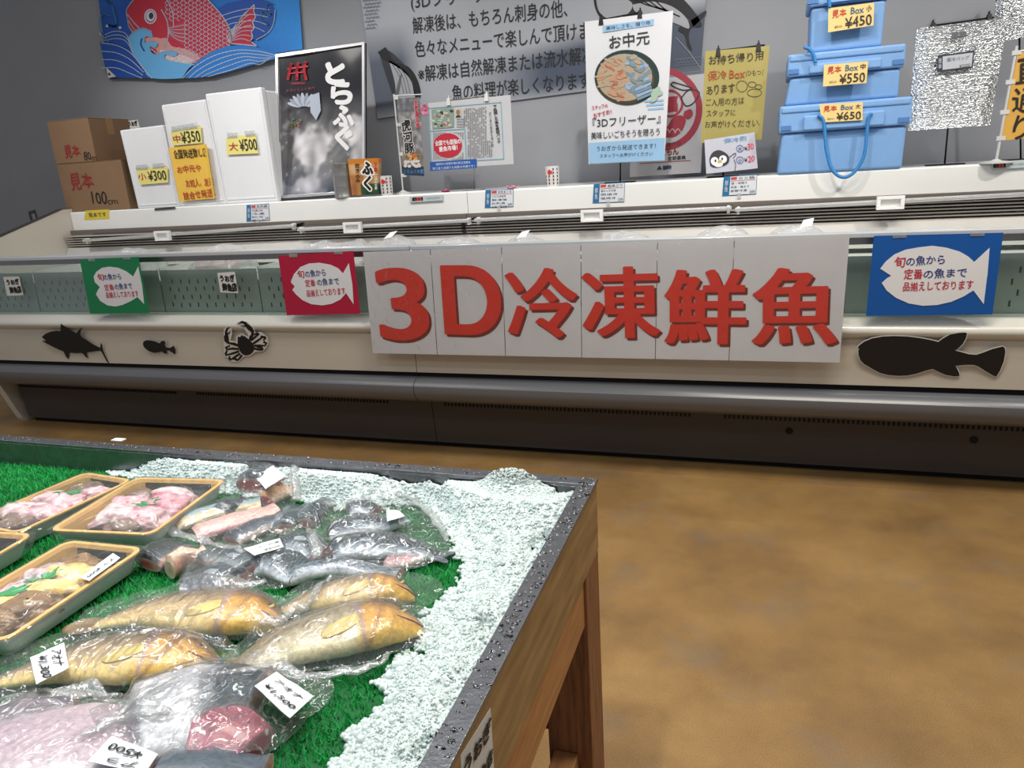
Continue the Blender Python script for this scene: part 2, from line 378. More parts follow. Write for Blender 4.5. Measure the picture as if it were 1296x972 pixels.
    if left_end or right_end:
        s = -1 if left_end else 1; xe = x0 if left_end else x1
        pr = [(2.80, .255), (2.75, .40), (2.80, .93), (2.83, .955), (3.44, 1.125), (3.98, 1.125), (3.98, 0), (2.90, 0), (2.885, .02)]
        mb = MB(); mb.xprof(pr, xe+s*.002, xe+s*.045); mb.build('end_panel', mat('ivory_end_panel', '#cfc9bd', .4, 0, .02, 3), t)
        mb = MB()
        tr = [(2.80, .933), (2.83, .958), (3.44, 1.128), (3.98, 1.128), (3.98, 1.125), (3.44, 1.125), (2.83, .955), (2.80, .93)]
        mb.xprof(tr, xe+s*.001, xe+s*.047); mb.build('edge_trim', mat('dark_edge_trim', '#3b3531', .5), t)
    return t
DIV = [-3.55, -3.15, -2.74, -2.18, -1.72, -.93, -.48, -.03, .28, .74, 1.2]
FX0, FXJ, FX1 = -3.90, -1.372, 1.95
fl = freezer(FX0, FXJ, 'left open display freezer with tuna and crab silhouettes on its cream front', True, False)
fr = freezer(FXJ, FX1, 'right open display freezer with the big puffer silhouette on its cream front', False, True)

# night blinds: a pulled-in bar with a handle in front of the grille
m_bar = mat('bright_aluminium', '#d8d8d6', .22, .6, .02, 20)
def blind(pxa, pxb, hpx, label, za=.0, zb=.0, pya=None, pyb=None):
    pa, pb = on_y(*pxa, 3.36), on_y(*pxb, 3.36)
    t = thing('night_blind', label, 'blind', (pa+pb)/2, 'roll-down night blinds under the shelf')
    d = pb-pa; up = Vector((0, 0, 1))
    mb = MB()
    def f(v): return pa + d*v.x + Vector((0, v.y, v.z))
    mb.box((0, 0, -.007), (1, .02, .005), None, f); mb.box((0, .004, .005), (1, .03, .009), None, f); mb.build('bar', m_bar, t, bevel=.002)
    mb = MB(); mb.add([pa+Vector((0, .03, .008)), pb+Vector((0, .03, .008)), Vector((pb.x, 3.468, max(pb.z+.012, .985))), Vector((pa.x, 3.468, max(pa.z+.012, .985)))], [(0, 1, 2, 3)])
    mb.build('blind_cloth', mat('brown_blind_cloth', '#423b36', .7), t, solid=.001)
    h = on_y(*hpx, 3.36); k = (h.x-pa.x)/d.x; c = pa+d*k
    mb = MB()
    for lo, hi in (((-.05, -.022, -.028), (.05, -.002, -.018)), ((-.05, -.022, .012), (.05, -.002, .024)), ((-.05, -.022, -.018), (-.036, -.002, .012)), ((.036, -.022, -.018), (.05, -.002, .012)), ((-.036, -.006, -.018), (.036, -.002, .012))):
        mb.box(tuple(Vector(lo)+c), tuple(Vector(hi)+c))
    mb.build('handle', mat('white_handle_plastic', '#e9e9e7', .35), t, bevel=.001)
    for s in (.012, .988):
        mb = MB(); c = pa+d*s; mb.box(tuple(c+Vector((-.006, .012, -.02))), tuple(c+Vector((.006, .04, .012)))); mb.build('end_bracket', m_rail, t, bevel=.002)
blind((104, 305), (372, 286), (208, 298), 'leftmost night blind bar hanging askew under the shelf')
blind((376, 291), (594, 279.5), (448, 287.5), 'night blind bar with white handle below the black framed poster')
blind((600, 279), (926, 264), (750, 276), 'night blind bar with white handle below the white food poster')
blind((930, 266), (1330, 245), (1126, 259), 'night blind bar with white handle below the blue boxes')

# thermometers and the slot on the canopy front
PC = Plane((0, YS-.0015, 1.05))
def thermo(q, label):
    t = thing('digital_thermometer', label, 'thermometer', cen(q, PC))
    mb = MB(); c = [PC.at(*p) for p in q]; mb.prism(c, (0, -.008, 0)); mb.build('case', mat('grey_thermo_case', '#b9c4c6', .35), t, bevel=.002)
    mb = MB(); tl, tr, br, bl = q
    def L(u, v): return (tl[0]*(1-u)*(1-v)+tr[0]*u*(1-v)+br[0]*u*v+bl[0]*(1-u)*v, tl[1]*(1-u)*(1-v)+tr[1]*u*(1-v)+br[1]*u*v+bl[1]*(1-u)*v)
    poly_px(mb, PC, [L(.05, .22), L(.38, .22), L(.38, .78), L(.05, .78)], 0, .0085)
    write(mb, PC, '-25', L(.12, .5), L(.33, .5), 3.4, 1, off=.009)
    write(mb, PC, 'FROZEN', L(.5, .5), L(.9, .5), 2.2, 2, off=.009)
    mb.build('display', [ink('#1b1113'), mat('red_digits', '#ff4a3c', .5, emit=.25), ink('#8b9496')], t)
thermo([(519.5, 248.5), (561, 246), (561, 254), (519.5, 256.5)], 'slim grey digital thermometer on shelf front below the newspaper clipping')
thermo([(1255, 205), (1302, 202), (1302, 212), (1255, 215)], 'slim grey digital thermometer on shelf front right of the blue boxes')
mb = MB(); q = [(196, 263.5), (222, 261.5), (222, 264.5), (196, 266.5)]; mb.prism([PC.at(*p) for p in q], (0, -.003, 0)); mb.prism([PC.at(*p) for p in [(197, 264.2), (221, 262.3), (221, 263.3), (197, 265.2)]], (0, -.0035, 0), 1)
tag(mb.build('card_slot', [m_steel, m_slot], base=cen(q, PC)), 'small metal card slot on shelf front below the white foam boxes', 'card slot')

# outlet on the wall
PW = Plane((0, YW, 1))
t = thing('wall_outlet', 'dark wall outlet low on the grey wall left of the cardboard boxes', 'outlet', cen([(36, 260), (50, 257), (50, 284), (40, 286)], PW))
mb = MB(); mb.prism([PW.at(*p) for p in [(36.5, 268), (44.5, 265.5), (49.5, 283), (41.5, 286)]], (0, -.008, 0)); mb.build('plate', mat('dark_outlet', '#3a3a3c', .4), t, bevel=.002)
mb = MB(); mb.prism([PW.at(*p, .008) for p in [(40, 271), (44, 270), (47, 281), (43.5, 282.5)]], (0, -.002, 0)); mb.build('socket', mat('grey_socket', '#98989a', .4), t)

# ---------------------------------------------------------------- frozen packets seen above the rail and through the glass
m_pack = film('frosty_packet', .34, .16, .12, (1, 1, 1), .6, 60, (.86, .88, .9))
def packet(px, py, wd, hd, label, kind, tilt=0, lab=False):
    p = on_y(px, py, 3.0); z = .779; x = p.x
    t = thing('frozen_fish_packet', label, 'packet', (x, 3.0, z), 'frozen fish packets in the freezers')
    rr = random.Random(int(px)); mb = MB()
    top = max(p.z, .85)
    def f(u, v):
        a = 2*u-1; b = 2*v-1; e = max(0, 1-a*a)*max(0, 1-b*b)
        s = .012*noise.noise(Vector((u*6+px, v*6, 0)))
        return Vector((x+a*wd/2+s, 3.02+b*.11+s+tilt*(v-.5), z+.004+(top-z)*(.35+.65*v)*(e**.35)+.02*noise.noise(Vector((u*5, v*5, px)))*e + .01))
    mb.grid(f, 16, 12); n0 = len(mb.v); mb.grid(lambda u, v: Vector((x+(2*u-1)*wd/2, 3.02+(2*v-1)*.11+tilt*(v-.5), z+.002)), 16, 12)
    mb.build('plastic_wrap', m_pack, t)
    mb = MB(); c = {'tan': '#b98a68', 'pink': '#c78a80', 'grey': '#77808a'}[kind]
    for i in range(3):
        mb.lathe([(.001, 0), (.6, .1), (1, .35), (.85, .7), (.3, .95), (.001, 1)], (0, 0, 0), 14); k = 6*14
        cx = x+(i-1)*wd*.24; mb.v[-k:] = [(cx+v[0]*wd*.17, 3.0+v[1]*.05, z+.006+v[2]*(top-z)*.6) for v in mb.v[-k:]]
    mb.build('fish_portion', mat('frozen_'+kind, c, .5, 0, .3, 30), t, smooth=True)
    if lab:
        mb = MB(); pl = Plane((x, 2.955, top-.02), (0, -.75, .6)); c = Vector((x+wd*.12, 2.955, top-.018)); u = Vector((.035, 0, .006)); v = Vector((0, .5, .75)).normalized()*.03
        u = u*.6; v = Vector((.006, .022, .012)); mb.prism([c-u-v, c+u-v, c+u*.8+v, c-u*.9+v], (0, -.002, .001)); mb.build('price_sticker', paper('#eceef0'), t)
for a in [(150, 308, .26, .1, 'grey'), (270, 303, .30, .1, 'pink'), (395, 299, .24, .1, 'grey'), (440, 297, .22, .1, 'tan'), (494, 291, .2, .1, 'grey'), (570, 293, .3, .1, 'grey'),
          (658, 290, .24, .1, 'grey'), (790, 285, .26, .1, 'grey'), (915, 277, .26, .1, 'tan'), (1010, 275, .26, .1, 'pink')]:
    nm = {150: 'behind the rail above the green fish sign', 270: 'behind the rail above the second shop sticker', 395: 'behind the rail above the red fish sign', 440: 'tan, just left of the sheet with the digit 3', 494: 'with a raised sticker above the digit 3',
          570: 'above the red letter D', 658: 'with white sticker above the third banner sheet', 790: 'above the fourth banner sheet', 915: 'tan, above the fifth banner sheet', 1010: 'pinkish with white sticker above the last banner sheet'}[a[0]]
    packet(a[0], a[1], a[2], a[3], 'frosty clear packet of frozen fish '+nm, a[4], lab=a[0] in (494, 658, 1010))

# ---------------------------------------------------------------- papers on the freezer front
def fishsign(q, fish, name_col, hexcol, label, lines, curlfn=None, yy=2.722):
    pl = Plane((0, yy, .7)); t = thing('fish_shop_sign', label, 'sign', cen(q, pl), 'coloured fish signs on the freezer glass')
    sheet(pl, q, 'sheet', card(hexcol), t, .001)
    mb = MB(); poly_px(mb, pl, fish, 0, .0012); mb.build('white_fish', paper('#e3e3e6'), t, solid=.0005)
    mb = MB()
    for s, A, B, h, c in lines: write(mb, pl, s, A, B, h, c, .012, .0026, 1)
    mb.build('lettering', [ink('#c0203a'), ink('#27367e')], t)
    for u in (.2, .8):
        mb = MB(); c = pl.at(q[0][0]*(1-u)+q[1][0]*u, q[0][1]*(1-u)+q[1][1]*u+1, .002); mb.box(tuple(c+Vector((-.02, 0, -.006))), tuple(c+Vector((.02, .002, .007))))
        mb.build('tape', film('clear_tape', .25, .2, .1), t)
def fish_poly(cx, cy_, rx, ry, rot, mouth, tail):
    """white paper fish facing left, all in pixels: oval body with an open mouth notch and a triangular tail"""
    pts = []
    for k in range(33):
        a = math.pi*.07 + k/32*(2*math.pi-math.pi*.14)          # start/finish at the tail side
        x, y = rx*math.cos(a), ry*math.sin(a)
        if abs(a-math.pi) < .13: continue
        pts.append((x, y))
    h = len([p for p in pts if p[1] > 0])
    up = [p for p in pts if p[1] > 0]; dn = [p for p in pts if p[1] <= 0]
    body = up + [(-rx*mouth, 0)] + dn
    full = body + [(rx*tail, -ry*.98), (rx*tail*1.0, ry*.95)]
    c, s = math.cos(rot), math.sin(rot)
    return [(cx+x*c-y*s, cy_+x*s+y*c) for x, y in full]
L3 = ['旬', 'の魚から', '定番', 'の魚まで', '品揃えしております']
fishsign([(101, 329), (175, 325), (189, 396), (114, 397)], [(120, 357), (118.5, 350), (122, 344), (129, 339), (138, 337.5), (150, 339), (160, 343.5), (168.5, 350), (175, 337), (180, 362), (182.5, 385), (174, 376), (166, 381), (155, 386), (146, 388), (136, 386.5), (127, 381), (121.5, 372.5), (124, 367), (126.5, 363.5)], 0, '#12804f',
         'green sign with white paper fish taped on the freezer glass', [('旬', (123, 350.5), (131, 350.5), 9, 0), ('の魚から', (131, 351), (153, 349.5), 8, 1), ('定番', (132, 364), (144, 363.5), 8, 0), ('の魚まで', (145, 363), (167, 361.5), 8, 1), ('品揃えしております', (134, 373.5), (175, 371.5), 8, 0)])
fishsign([(352, 324), (447, 317.5), (456, 397), (363, 399)], [(368, 357), (372, 347), (380, 338), (391, 333.5), (404, 332.5), (418, 335), (428, 339.5), (434, 346), (441.5, 333), (446, 360), (447.5, 385), (438, 371), (431, 379), (420, 384.5), (408, 386.5), (394, 385), (383, 380), (375, 373), (370, 367), (373, 362.5)], 0, '#b1173c',
         'crimson red sign with white paper fish taped on the freezer glass', [('旬', (376, 347), (385, 346.5), 10, 0), ('の魚から', (386, 347), (412, 344.5), 9, 1), ('定番', (386, 358.5), (399, 358), 9, 0), ('の魚まで', (401, 357.5), (429, 355.5), 9, 1), ('品揃えしております', (388, 371.5), (437, 368), 9, 0)])
fishsign([(1106, 298.5), (1270, 294.5), (1256, 398), (1096, 400)], [(1114, 340), (1121, 331), (1132, 322), (1146, 316), (1163, 313), (1180, 311), (1198, 313.5), (1215, 318.5), (1226, 325), (1233, 331.5), (1252.5, 313.5), (1250, 345), (1245, 385), (1232, 367.5), (1220, 375), (1204, 382), (1186, 386), (1168, 387), (1150, 384), (1134, 377), (1122, 367.5), (1116, 358), (1122, 352.5), (1128, 349)], 0, '#0f55a4',
         'blue sign with white paper fish taped on the freezer glass', [('旬', (1132, 331.5), (1146, 331), 14, 0), ('の魚から', (1147, 331), (1196, 328), 12, 1), ('定番', (1144, 347), (1168, 347), 13, 0), ('の魚まで', (1169, 347), (1224, 344.5), 12, 1), ('品揃えしております', (1143, 363), (1232, 360), 12, 0)])

# the big banner of six sheets
PB = Plane((0, 2.7, .7))
def bx(u, v):                                              # u 0..1 along, v 0..1 down, in pixels
    tl, tr, br, bl = (459, 319), (1076, 296), (1063, 459), (471.5, 447)
    a = [(1-u)*(1-v), u*(1-v), u*v, (1-u)*v]
    return tuple(sum(k*p[i] for k, p in zip(a, (tl, tr, br, bl))) for i in (0, 1))
t = thing('shop_banner', 'long white six-sheet banner with huge red characters on the freezer front', 'banner', cen([(459, 319), (1076, 296), (1063, 459), (471, 447)], PB))
cuts = [0, .142, .291, .447, .603, .772, 1.0]
cuts = [0, .1385, .2845, .4475, .605, .7625, 1.0]
chars = [('3', (477, 386), (541, 385), 97), ('D', (560, 380), (634, 381), 93), ('冷', (640.5, 385), (731, 383), 92), ('凍', (736.5, 384), (835, 382.5), 94), ('鮮', (841, 389), (945, 389), 99), ('魚', (952, 389), (1061, 387), 102)]
for i, (c, A, B, h) in enumerate(chars):
    q = [bx(cuts[i]+.0008, 0), bx(cuts[i+1]-.0008, 0), bx(cuts[i+1]-.0008, 1), bx(cuts[i]+.0008, 1)]
    s = sheet(PB, q, 'sheet', card('#c9c9cd'), t, .0008, 8, 8)
    bold = .024 if ord(c) > 256 else .031
    mb = MB(); write(mb, PB, c, (A[0]+3, A[1]+3.2), (B[0]+3, B[1]+3.2), h, 0, bold, .0012, square=True); mb.build('character_shadow', ink('#6e1f16'), s)
    mb = MB(); write(mb, PB, c, A, B, h, 0, bold, .0024, square=True); mb.build('character', ink('#c92c1a'), s)
mb = MB(); fq = [bx(0, -.005), bx(1, -.005), bx(1, 1.02), bx(0, 1.02)]
P4 = [PB.at(*p, .0085) for p in fq]
def ff(u, v):
    p = (P4[0]*(1-u)+P4[1]*u)*(1-v)+(P4[3]*(1-u)+P4[2]*u)*v
    return p + Vector((0, -.004*noise.noise(Vector((u*16, v*4, 3))), 0))
mb.grid(ff, 90, 16); mb.build('clear_cover', film('clear_cover_film', .012, .035, .10, (1, 1, 1), 1, 22), t, smooth=True)

# stickers of the shop on the glass
def sticker(q, pl, label, lines, m=1, name='shop_sticker', grp=None, off=.0015):
    t = thing(name, label, 'sticker', cen(q, pl), grp)
    sheet(pl, q, 'sheet', paper('#d9d9d4'), t, .0006, 2, 2)
    mb = MB()
    for s, A, B, h in lines: write(mb, pl, s, A, B, h, 0, .05, off, 1.6)
    mb.build('lettering', ink('#141210'), t)
PG = Plane((0, 2.7975, .75))
sticker([(4, 350.5), (24, 350), (29.5, 373.5), (9, 374.5)], PG, 'small white calligraphy sticker at the left end of the freezer glass', [('うおぎ', (8, 357.5), (24, 356), 7.5), ('鮮魚店', (12, 367.5), (27, 366), 9)])
sticker([(275, 345.5), (297, 344), (301.5, 371), (279, 370)], PG, 'small white calligraphy sticker on glass between green and red fish signs', [('うおぎ', (278, 352.5), (297, 352), 9), ('鮮魚店', (281, 363.5), (300, 363.5), 11)])

# silhouettes stuck on the cream panel
def smooth_poly(pts, n=5): return bez(*(pts+[pts[0]]), n=n)[:-1]
def decal(name, label, pts_list, border=None, pl=None, cat='silhouette'):
    pl = pl or Plane((0, 2.7505, .42), (0, -1, -.113)); allp = [p for l in pts_list for p in l]
    c = pl.at(sum(p[0] for p in allp)/len(allp), max(p[1] for p in allp))
    t = thing(name, label, cat, c, 'black sea-creature silhouettes on the freezer front')
    mb = MB()
    for l in pts_list: mb.prism([pl.at(x, y, .0035) for x, y in l], (0, .0015, 0))
    mb.build('black_cutout', mat('black_card', '#0d0b0b', .6), t)
    if border:
        mb = MB()
        for l in border: mb.prism([pl.at(x, y, .002) for x, y in l], (0, .0015, 0))
        mb.build('white_edge', paper('#dad5cc'), t)
def S(pts, ox, oy, k): return [(ox+x/k, oy+y/k) for x, y in pts]
tuna = [(92, 128), (110, 112), (135, 101), (165, 96), (188, 98), (190, 60), (205, 70), (225, 86), (255, 102), (270, 112), (278, 95), (290, 85), (302, 82), (292, 95), (288, 115), (297, 130), (320, 142), (345, 160), (370, 174), (392, 184), (395, 158), (402, 170), (404, 192), (416, 222), (440, 268), (424, 250), (408, 220), (394, 198), (370, 200), (340, 204), (318, 206), (322, 220), (332, 238), (316, 228), (300, 209), (265, 210), (240, 208), (228, 206), (232, 222), (229, 240), (216, 228), (204, 202), (180, 192), (150, 178), (120, 163), (96, 150), (100, 146), (116, 150), (104, 138)]
decal('tuna_silhouette', 'black tuna silhouette on the cream freezer front, farthest left', [S(tuna, 30, 395, 4.05)])
minif = [(611, 162), (615, 150), (630, 144), (652, 146), (675, 152), (692, 160), (700, 158), (706, 148), (718, 147), (725, 154), (722, 170), (730, 182), (748, 184), (768, 173), (778, 195), (776, 217), (758, 206), (744, 196), (730, 198), (736, 214), (720, 211), (708, 201), (690, 206), (668, 208), (645, 202), (625, 188), (614, 176)]
decal('fish_silhouette', 'tiny black fish silhouette between the tuna and crab on the freezer front', [S(minif, 30, 395, 4.05)])
puf = [(60, 215), (75, 195), (110, 170), (170, 145), (250, 130), (350, 126), (450, 130), (550, 142), (620, 155), (690, 172), (725, 145), (780, 115), (850, 100), (900, 98), (912, 105), (905, 140), (880, 185), (840, 225), (815, 238), (870, 252), (930, 268), (985, 273), (1040, 255), (1110, 228), (1190, 208), (1208, 218), (1212, 250), (1200, 320), (1170, 395), (1140, 443), (1110, 430), (1050, 395), (1000, 362), (965, 350), (900, 350), (820, 358), (835, 380), (850, 410), (854, 437), (810, 440), (745, 428), (690, 405), (645, 382), (590, 395), (520, 418), (450, 433), (380, 436), (300, 430), (230, 412), (170, 380), (110, 345), (80, 315), (66, 275), (64, 240), (72, 228)]
pp = S(puf, 1076, 405, 6.171); cxp = sum(p[0] for p in pp)/len(pp); cyp = sum(p[1] for p in pp)/len(pp)
def grow(pts, d):
    n = len(pts); ar = sum(pts[i][0]*pts[(i+1) % n][1]-pts[(i+1) % n][0]*pts[i][1] for i in range(n)); sg = 1 if ar > 0 else -1; out = []
    for i in range(n):
        a, b, c = pts[i-1], pts[i], pts[(i+1) % n]; tx, ty = c[0]-a[0], c[1]-a[1]; l = math.hypot(tx, ty) or 1
        out.append((b[0]+sg*ty/l*d, b[1]-sg*tx/l*d))
    return out
decal('puffer_silhouette', 'large black puffer fish silhouette below the blue fish sign', [pp], [grow(pp, 1.3)])
K = 13.887
crab_body = S([(425, 440), (440, 428), (450, 445), (480, 430), (500, 400), (520, 425), (545, 420), (580, 450), (630, 490), (680, 540), (715, 600), (720, 650), (690, 710), (640, 748), (580, 762), (530, 752), (490, 720), (455, 670), (435, 600), (425, 520), (430, 480)], 270, 395, K)
crab = [crab_body]
def limb(pts, ws):
    L_, R_ = [], []
    for i, p in enumerate(pts):
        a, b = pts[max(i-1, 0)], pts[min(i+1, len(pts)-1)]; l = math.hypot(b[0]-a[0], b[1]-a[1]) or 1
        nx, ny = -(b[1]-a[1])/l*ws[i]/2, (b[0]-a[0])/l*ws[i]/2; L_.append((p[0]+nx, p[1]+ny)); R_.append((p[0]-nx, p[1]-ny))
    return S(L_+R_[::-1], 270, 395, K)
crab += [limb([(440, 590), (360, 560), (290, 548), (262, 540)], [40, 48, 34, 30]), limb([(262, 550), (232, 500), (225, 430), (232, 385)], [30, 78, 78, 40]), limb([(228, 400), (222, 340), (245, 290), (290, 264)], [46, 40, 34, 8]), limb([(235, 385), (275, 372), (300, 325)], [28, 26, 6]),
         limb([(640, 500), (660, 440), (690, 390)], [40, 60, 40]), limb([(690, 395), (690, 340), (640, 285), (580, 230)], [40, 56, 80, 60]), limb([(580, 240), (560, 195), (500, 172), (435, 205)], [52, 50, 38, 6]), limb([(560, 225), (545, 255), (478, 238)], [30, 26, 6])]
for a in ([(440, 650), (330, 640), (240, 655)], [(240, 655), (215, 625), (290, 590)], [(450, 690), (340, 725), (230, 755)], [(230, 765), (215, 730), (240, 670)], [(470, 730), (390, 780), (310, 835)], [(310, 840), (275, 810), (290, 775)], [(500, 755), (470, 800), (425, 850)], [(425, 850), (390, 825), (340, 820)],
          [(660, 500), (730, 440), (800, 385)], [(800, 395), (770, 375), (710, 395)], [(690, 560), (780, 500), (860, 440)], [(860, 440), (910, 450), (880, 500)], [(715, 590), (820, 590), (890, 590)], [(880, 520), (930, 550), (900, 600)], [(715, 640), (800, 660), (870, 665)], [(870, 665), (850, 630), (760, 610)], [(830, 430), (900, 440), (925, 465)]):
    crab.append(limb(a, [36, 38, 24]))
bord = S([(180, 520), (185, 300), (240, 245), (310, 250), (330, 380), (300, 500), (400, 520), (400, 420), (500, 380), (620, 440), (600, 380), (540, 290), (420, 230), (410, 190), (500, 150), (600, 180), (720, 290), (730, 360), (830, 350), (950, 440), (965, 560), (930, 620), (880, 690), (740, 700), (650, 775), (540, 780), (440, 880), (320, 875), (260, 800), (190, 780)], 270, 395, K)
decal('crab_silhouette', 'black crab silhouette with raised claws on the cream freezer front', crab, [bord])

# ================================================================ THINGS ON THE SHELF
ZT = ZS1
m_foam = mat('white_foam', '#e2e3e6', .7, 0, .015, 8, .12, 350)
m_card = mat('brown_cardboard', '#84674c', .75, 0, .05, 5, .05, 90)
m_blackp = mat('black_metal', '#0b0b0c', .5, spec=.3)

def price_tag(q, pl, label, lines, hexcol='#e6da82', name='price_tag', cat='price tag', grp=None, tapes=(), cols=('#2a2622', '#b3412e'), hand=1.2, curl=0, off=.0022, bold=.012):
    t = thing(name, label, cat, cen(q, pl), grp)
    sheet(pl, q, 'sheet', paper(hexcol), t, .0006, 10, 4, curl)
    mb = MB()
    for s, A, B, h, c in lines: write(mb, pl, s, A, B, h, c, bold, off, hand)
    if lines: mb.build('lettering', [ink(c) for c in cols], t)
    if tapes:
        for tq in tapes: mb = MB(); mb.prism([pl.at(*p, .002) for p in tq], (0, -.0008, 0)); mb.build('tape', film('clear_tape', .25, .2, .1), t)
    return t

# cardboard boxes
def carton(fl, fr_, tops, ydepth, label, flaps):
    pass
def cbox(x0, x1, y0, y1, z0, z1, label, rx=0):
    t = thing('cardboard_box', label, 'box', ((x0+x1)/2, (y0+y1)/2, z0), 'sample cardboard boxes')
    mb = MB(); mb.box((x0, y0, z0), (x1, y1, z1-.004)); mb.build('body', m_card, t, bevel=.004)
    mb = MB(); ym = (y0+y1)/2
    mb.box((x0, y0, z1-.004), (x1, ym-.002, z1)); mb.box((x0, ym+.002, z1-.004), (x1, y1, z1)); mb.build('top_flap', m_card, t, bevel=.0015)
    mb = MB(); mb.box((x1, ym-.025, z1-.09), (x1+.001, ym+.025, z1)); mb.box((x0, ym-.025, z1), (x1, ym+.025, z1+.001)); mb.build('packing_tape', mat('brown_tape', '#9a7650', .3, 0, .03), t)
    return t
pl = Plane((0, 3.50, 1.2)); 
a0 = on_y(80, 263, 3.5); a1 = on_y(154, 263, 3.5); zm = on_y(100, 206, 3.5).z; zt = on_y(90, 150.5, 3.5).z
t = cbox(a0.x+.02, a1.x+.06, 3.5, 3.86, ZT, zm, 'larger brown cardboard box marked 100cm under the other carton')
mb = MB(); pc = Plane((0, 3.5, 1.2))
write(mb, pc, '見本', (88, 230), (118, 228.5), 20, 1, .02, .002, 2); mb.build('marking', [ink('#231c18'), ink('#8f2b2b')], t); mb = MB(); write(mb, pc, '100', (116, 250.5), (135, 250.5), 15, 0, .01, .002, 1.5); write(mb, pc, 'cm', (136, 256), (149, 255.5), 5, 0, .01, .002, 1.5)
mb.build('lettering', [ink('#231c18'), ink('#8f2b2b')], t)
b0 = on_y(70, 205, 3.5); b1 = on_y(122, 205, 3.5)
t = cbox(b0.x, b1.x, 3.5, 3.80, zm+.001, zt, 'smaller brown cardboard box marked 80cm on top of the larger carton')
mb = MB(); write(mb, pc, '見本', (81, 192), (101, 190.5), 15, 1, .02, .002, 2); mb.build('marking', [ink('#231c18'), ink('#8f2b2b')], t); mb = MB(); write(mb, pc, '80', (106, 197.5), (115, 197.5), 10, 0, .01, .002, 1.5); write(mb, pc, 'cm', (116, 200.5), (123, 200), 4, 0, .01, .002, 1.5)
mb.build('lettering', [ink('#231c18'), ink('#8f2b2b')], t)
price_tag([(108, 266.5), (138, 265), (138, 277), (106.5, 278.5)], PC, 'small yellow handwritten note on the shelf front below the cartons', [('見本です', (112, 272.3), (134, 271), 5.5, 0)], '#d9c243', hand=0, bold=0)
sticker([(159, 153.5), (174, 151.5), (178, 164), (163, 166)], Plane((0, 3.86, 1.3)), 'little black and white sign between the cartons and the first foam box', [('うおぎ', (162, 157), (174, 155.5), 6)], name='shop_sign')
t = [o for o in COL.objects if o.get('label', '').startswith('little black and white sign')][0]; c = on_y(170, 165, 3.864); mb = MB(); mb.box((c.x-.006, 3.861, ZT), (c.x+.006, 3.865, c.z+.02)); mb.build('post', mat('white_post', '#c9c9c8', .5), t)

# foam boxes standing on end, lid to the front
def foam(q, y, depth, label, lidshift=0):
    pl = Plane((0, y, 1.3)); tl, tr, br, bl = [pl.at(*p) for p in q]; tr.z = max(tr.z, tl.z-.01)
    c = cen(q, pl); t = thing('foam_box', label, 'foam box', (c.x, y+depth/2, ZT), 'white foam boxes on the shelf')
    bl.z = br.z = ZT; lean = .0
    sh = Vector((0, depth, 0))
    def qd(k, l, y0, y1, s=1.0):
        cc = (tl+tr+bl+br)/4
        pts = []
        for p in (bl, br, tr, tl): pts.append(cc+(p-cc)*s)
        return [p+Vector((0, y0, 0)) for p in pts]
    mb = MB(); mb.prism(qd(0, 0, .042, 0, .965), (0, depth-.042, 0)); mb.build('body', m_foam, t, bevel=.012)
    mb = MB(); mb.prism(qd(0, 0, 0, 0), (0, .04, 0)); 
    mb.build('lid', m_foam, t, bevel=.008)
    mb = MB(); A = qd(0, 0, -.003, 0, .93); B = qd(0, 0, -.003, 0, .895)
    for i in range(4):
        if i == 2: continue
        j = (i+1) % 4; u0, u1 = (.0, 1) 
        mb.prism([A[i], A[j], B[j], B[i]], (0, .004, 0))
    mb.build('lid_ridge', m_foam, t, bevel=.001)
    return pl, t
fp1, _ = foam([(151, 165), (206, 158), (227, 258.5), (174, 261)], 3.50, .2, 'shortest white foam box, left of the three beside the cartons')
fp2, _ = foam([(203.5, 133), (259.5, 125.5), (286.5, 256), (227.5, 258)], 3.504, .2, 'middle white foam box carrying the big orange note')
fp3, _ = foam([(259, 119), (330, 110), (351, 252), (286, 255)], 3.50, .26, 'tallest white foam box, right of the three beside the black poster')
o2 = Plane((0, 3.49, 1.3)); o3 = Plane((0, 3.494, 1.3))
price_tag([(172, 213), (212, 211), (213, 231), (177, 234)], o2, 'yellow price tag on the shortest white foam box', [('小', (174.5, 223.5), (185, 223), 9, 1), ('¥300', (187, 223), (210, 221), 12, 0)], tapes=[[(172, 209), (187, 208), (187, 214), (172, 215)], [(193, 207), (207, 206), (207, 212), (193, 213)]])
price_tag([(216, 166), (254, 159), (256, 181), (218, 184.5)], o3, 'small yellow price tag at the top of the middle foam box', [('中', (219, 176), (228, 175), 9, 1), ('¥350', (229, 174.5), (253, 171.5), 14, 0)], tapes=[[(217, 160), (250, 155), (250, 162), (217, 167)]])
price_tag([(215.5, 187), (263, 182), (274, 251), (229, 255)], Plane((0, 3.489, 1.3)), 'large orange handwritten note on the middle foam box', [('全国発送致し〼', (219, 195.5), (262, 192.5), 11, 0), ('お中元や', (224, 215), (254, 212), 9, 1), ('お知人、友達', (235, 232.5), (270, 229.5), 10, 1), ('詰合せ発送。', (232, 248.5), (272, 243), 10, 1)], '#e9bd4c', name='handwritten_note', cat='note', curl=.012, off=.0035)
price_tag([(286, 174), (323, 169.5), (327, 194), (287, 196)], o2, 'yellow price tag on the tallest white foam box', [('大', (289.5, 185.5), (301, 185), 10, 1), ('¥500', (303, 184), (325, 182), 14, 0)], tapes=[[(287, 168), (301, 168), (300, 174), (288, 175)], [(309, 166), (323, 165), (322, 172), (311, 173)]])

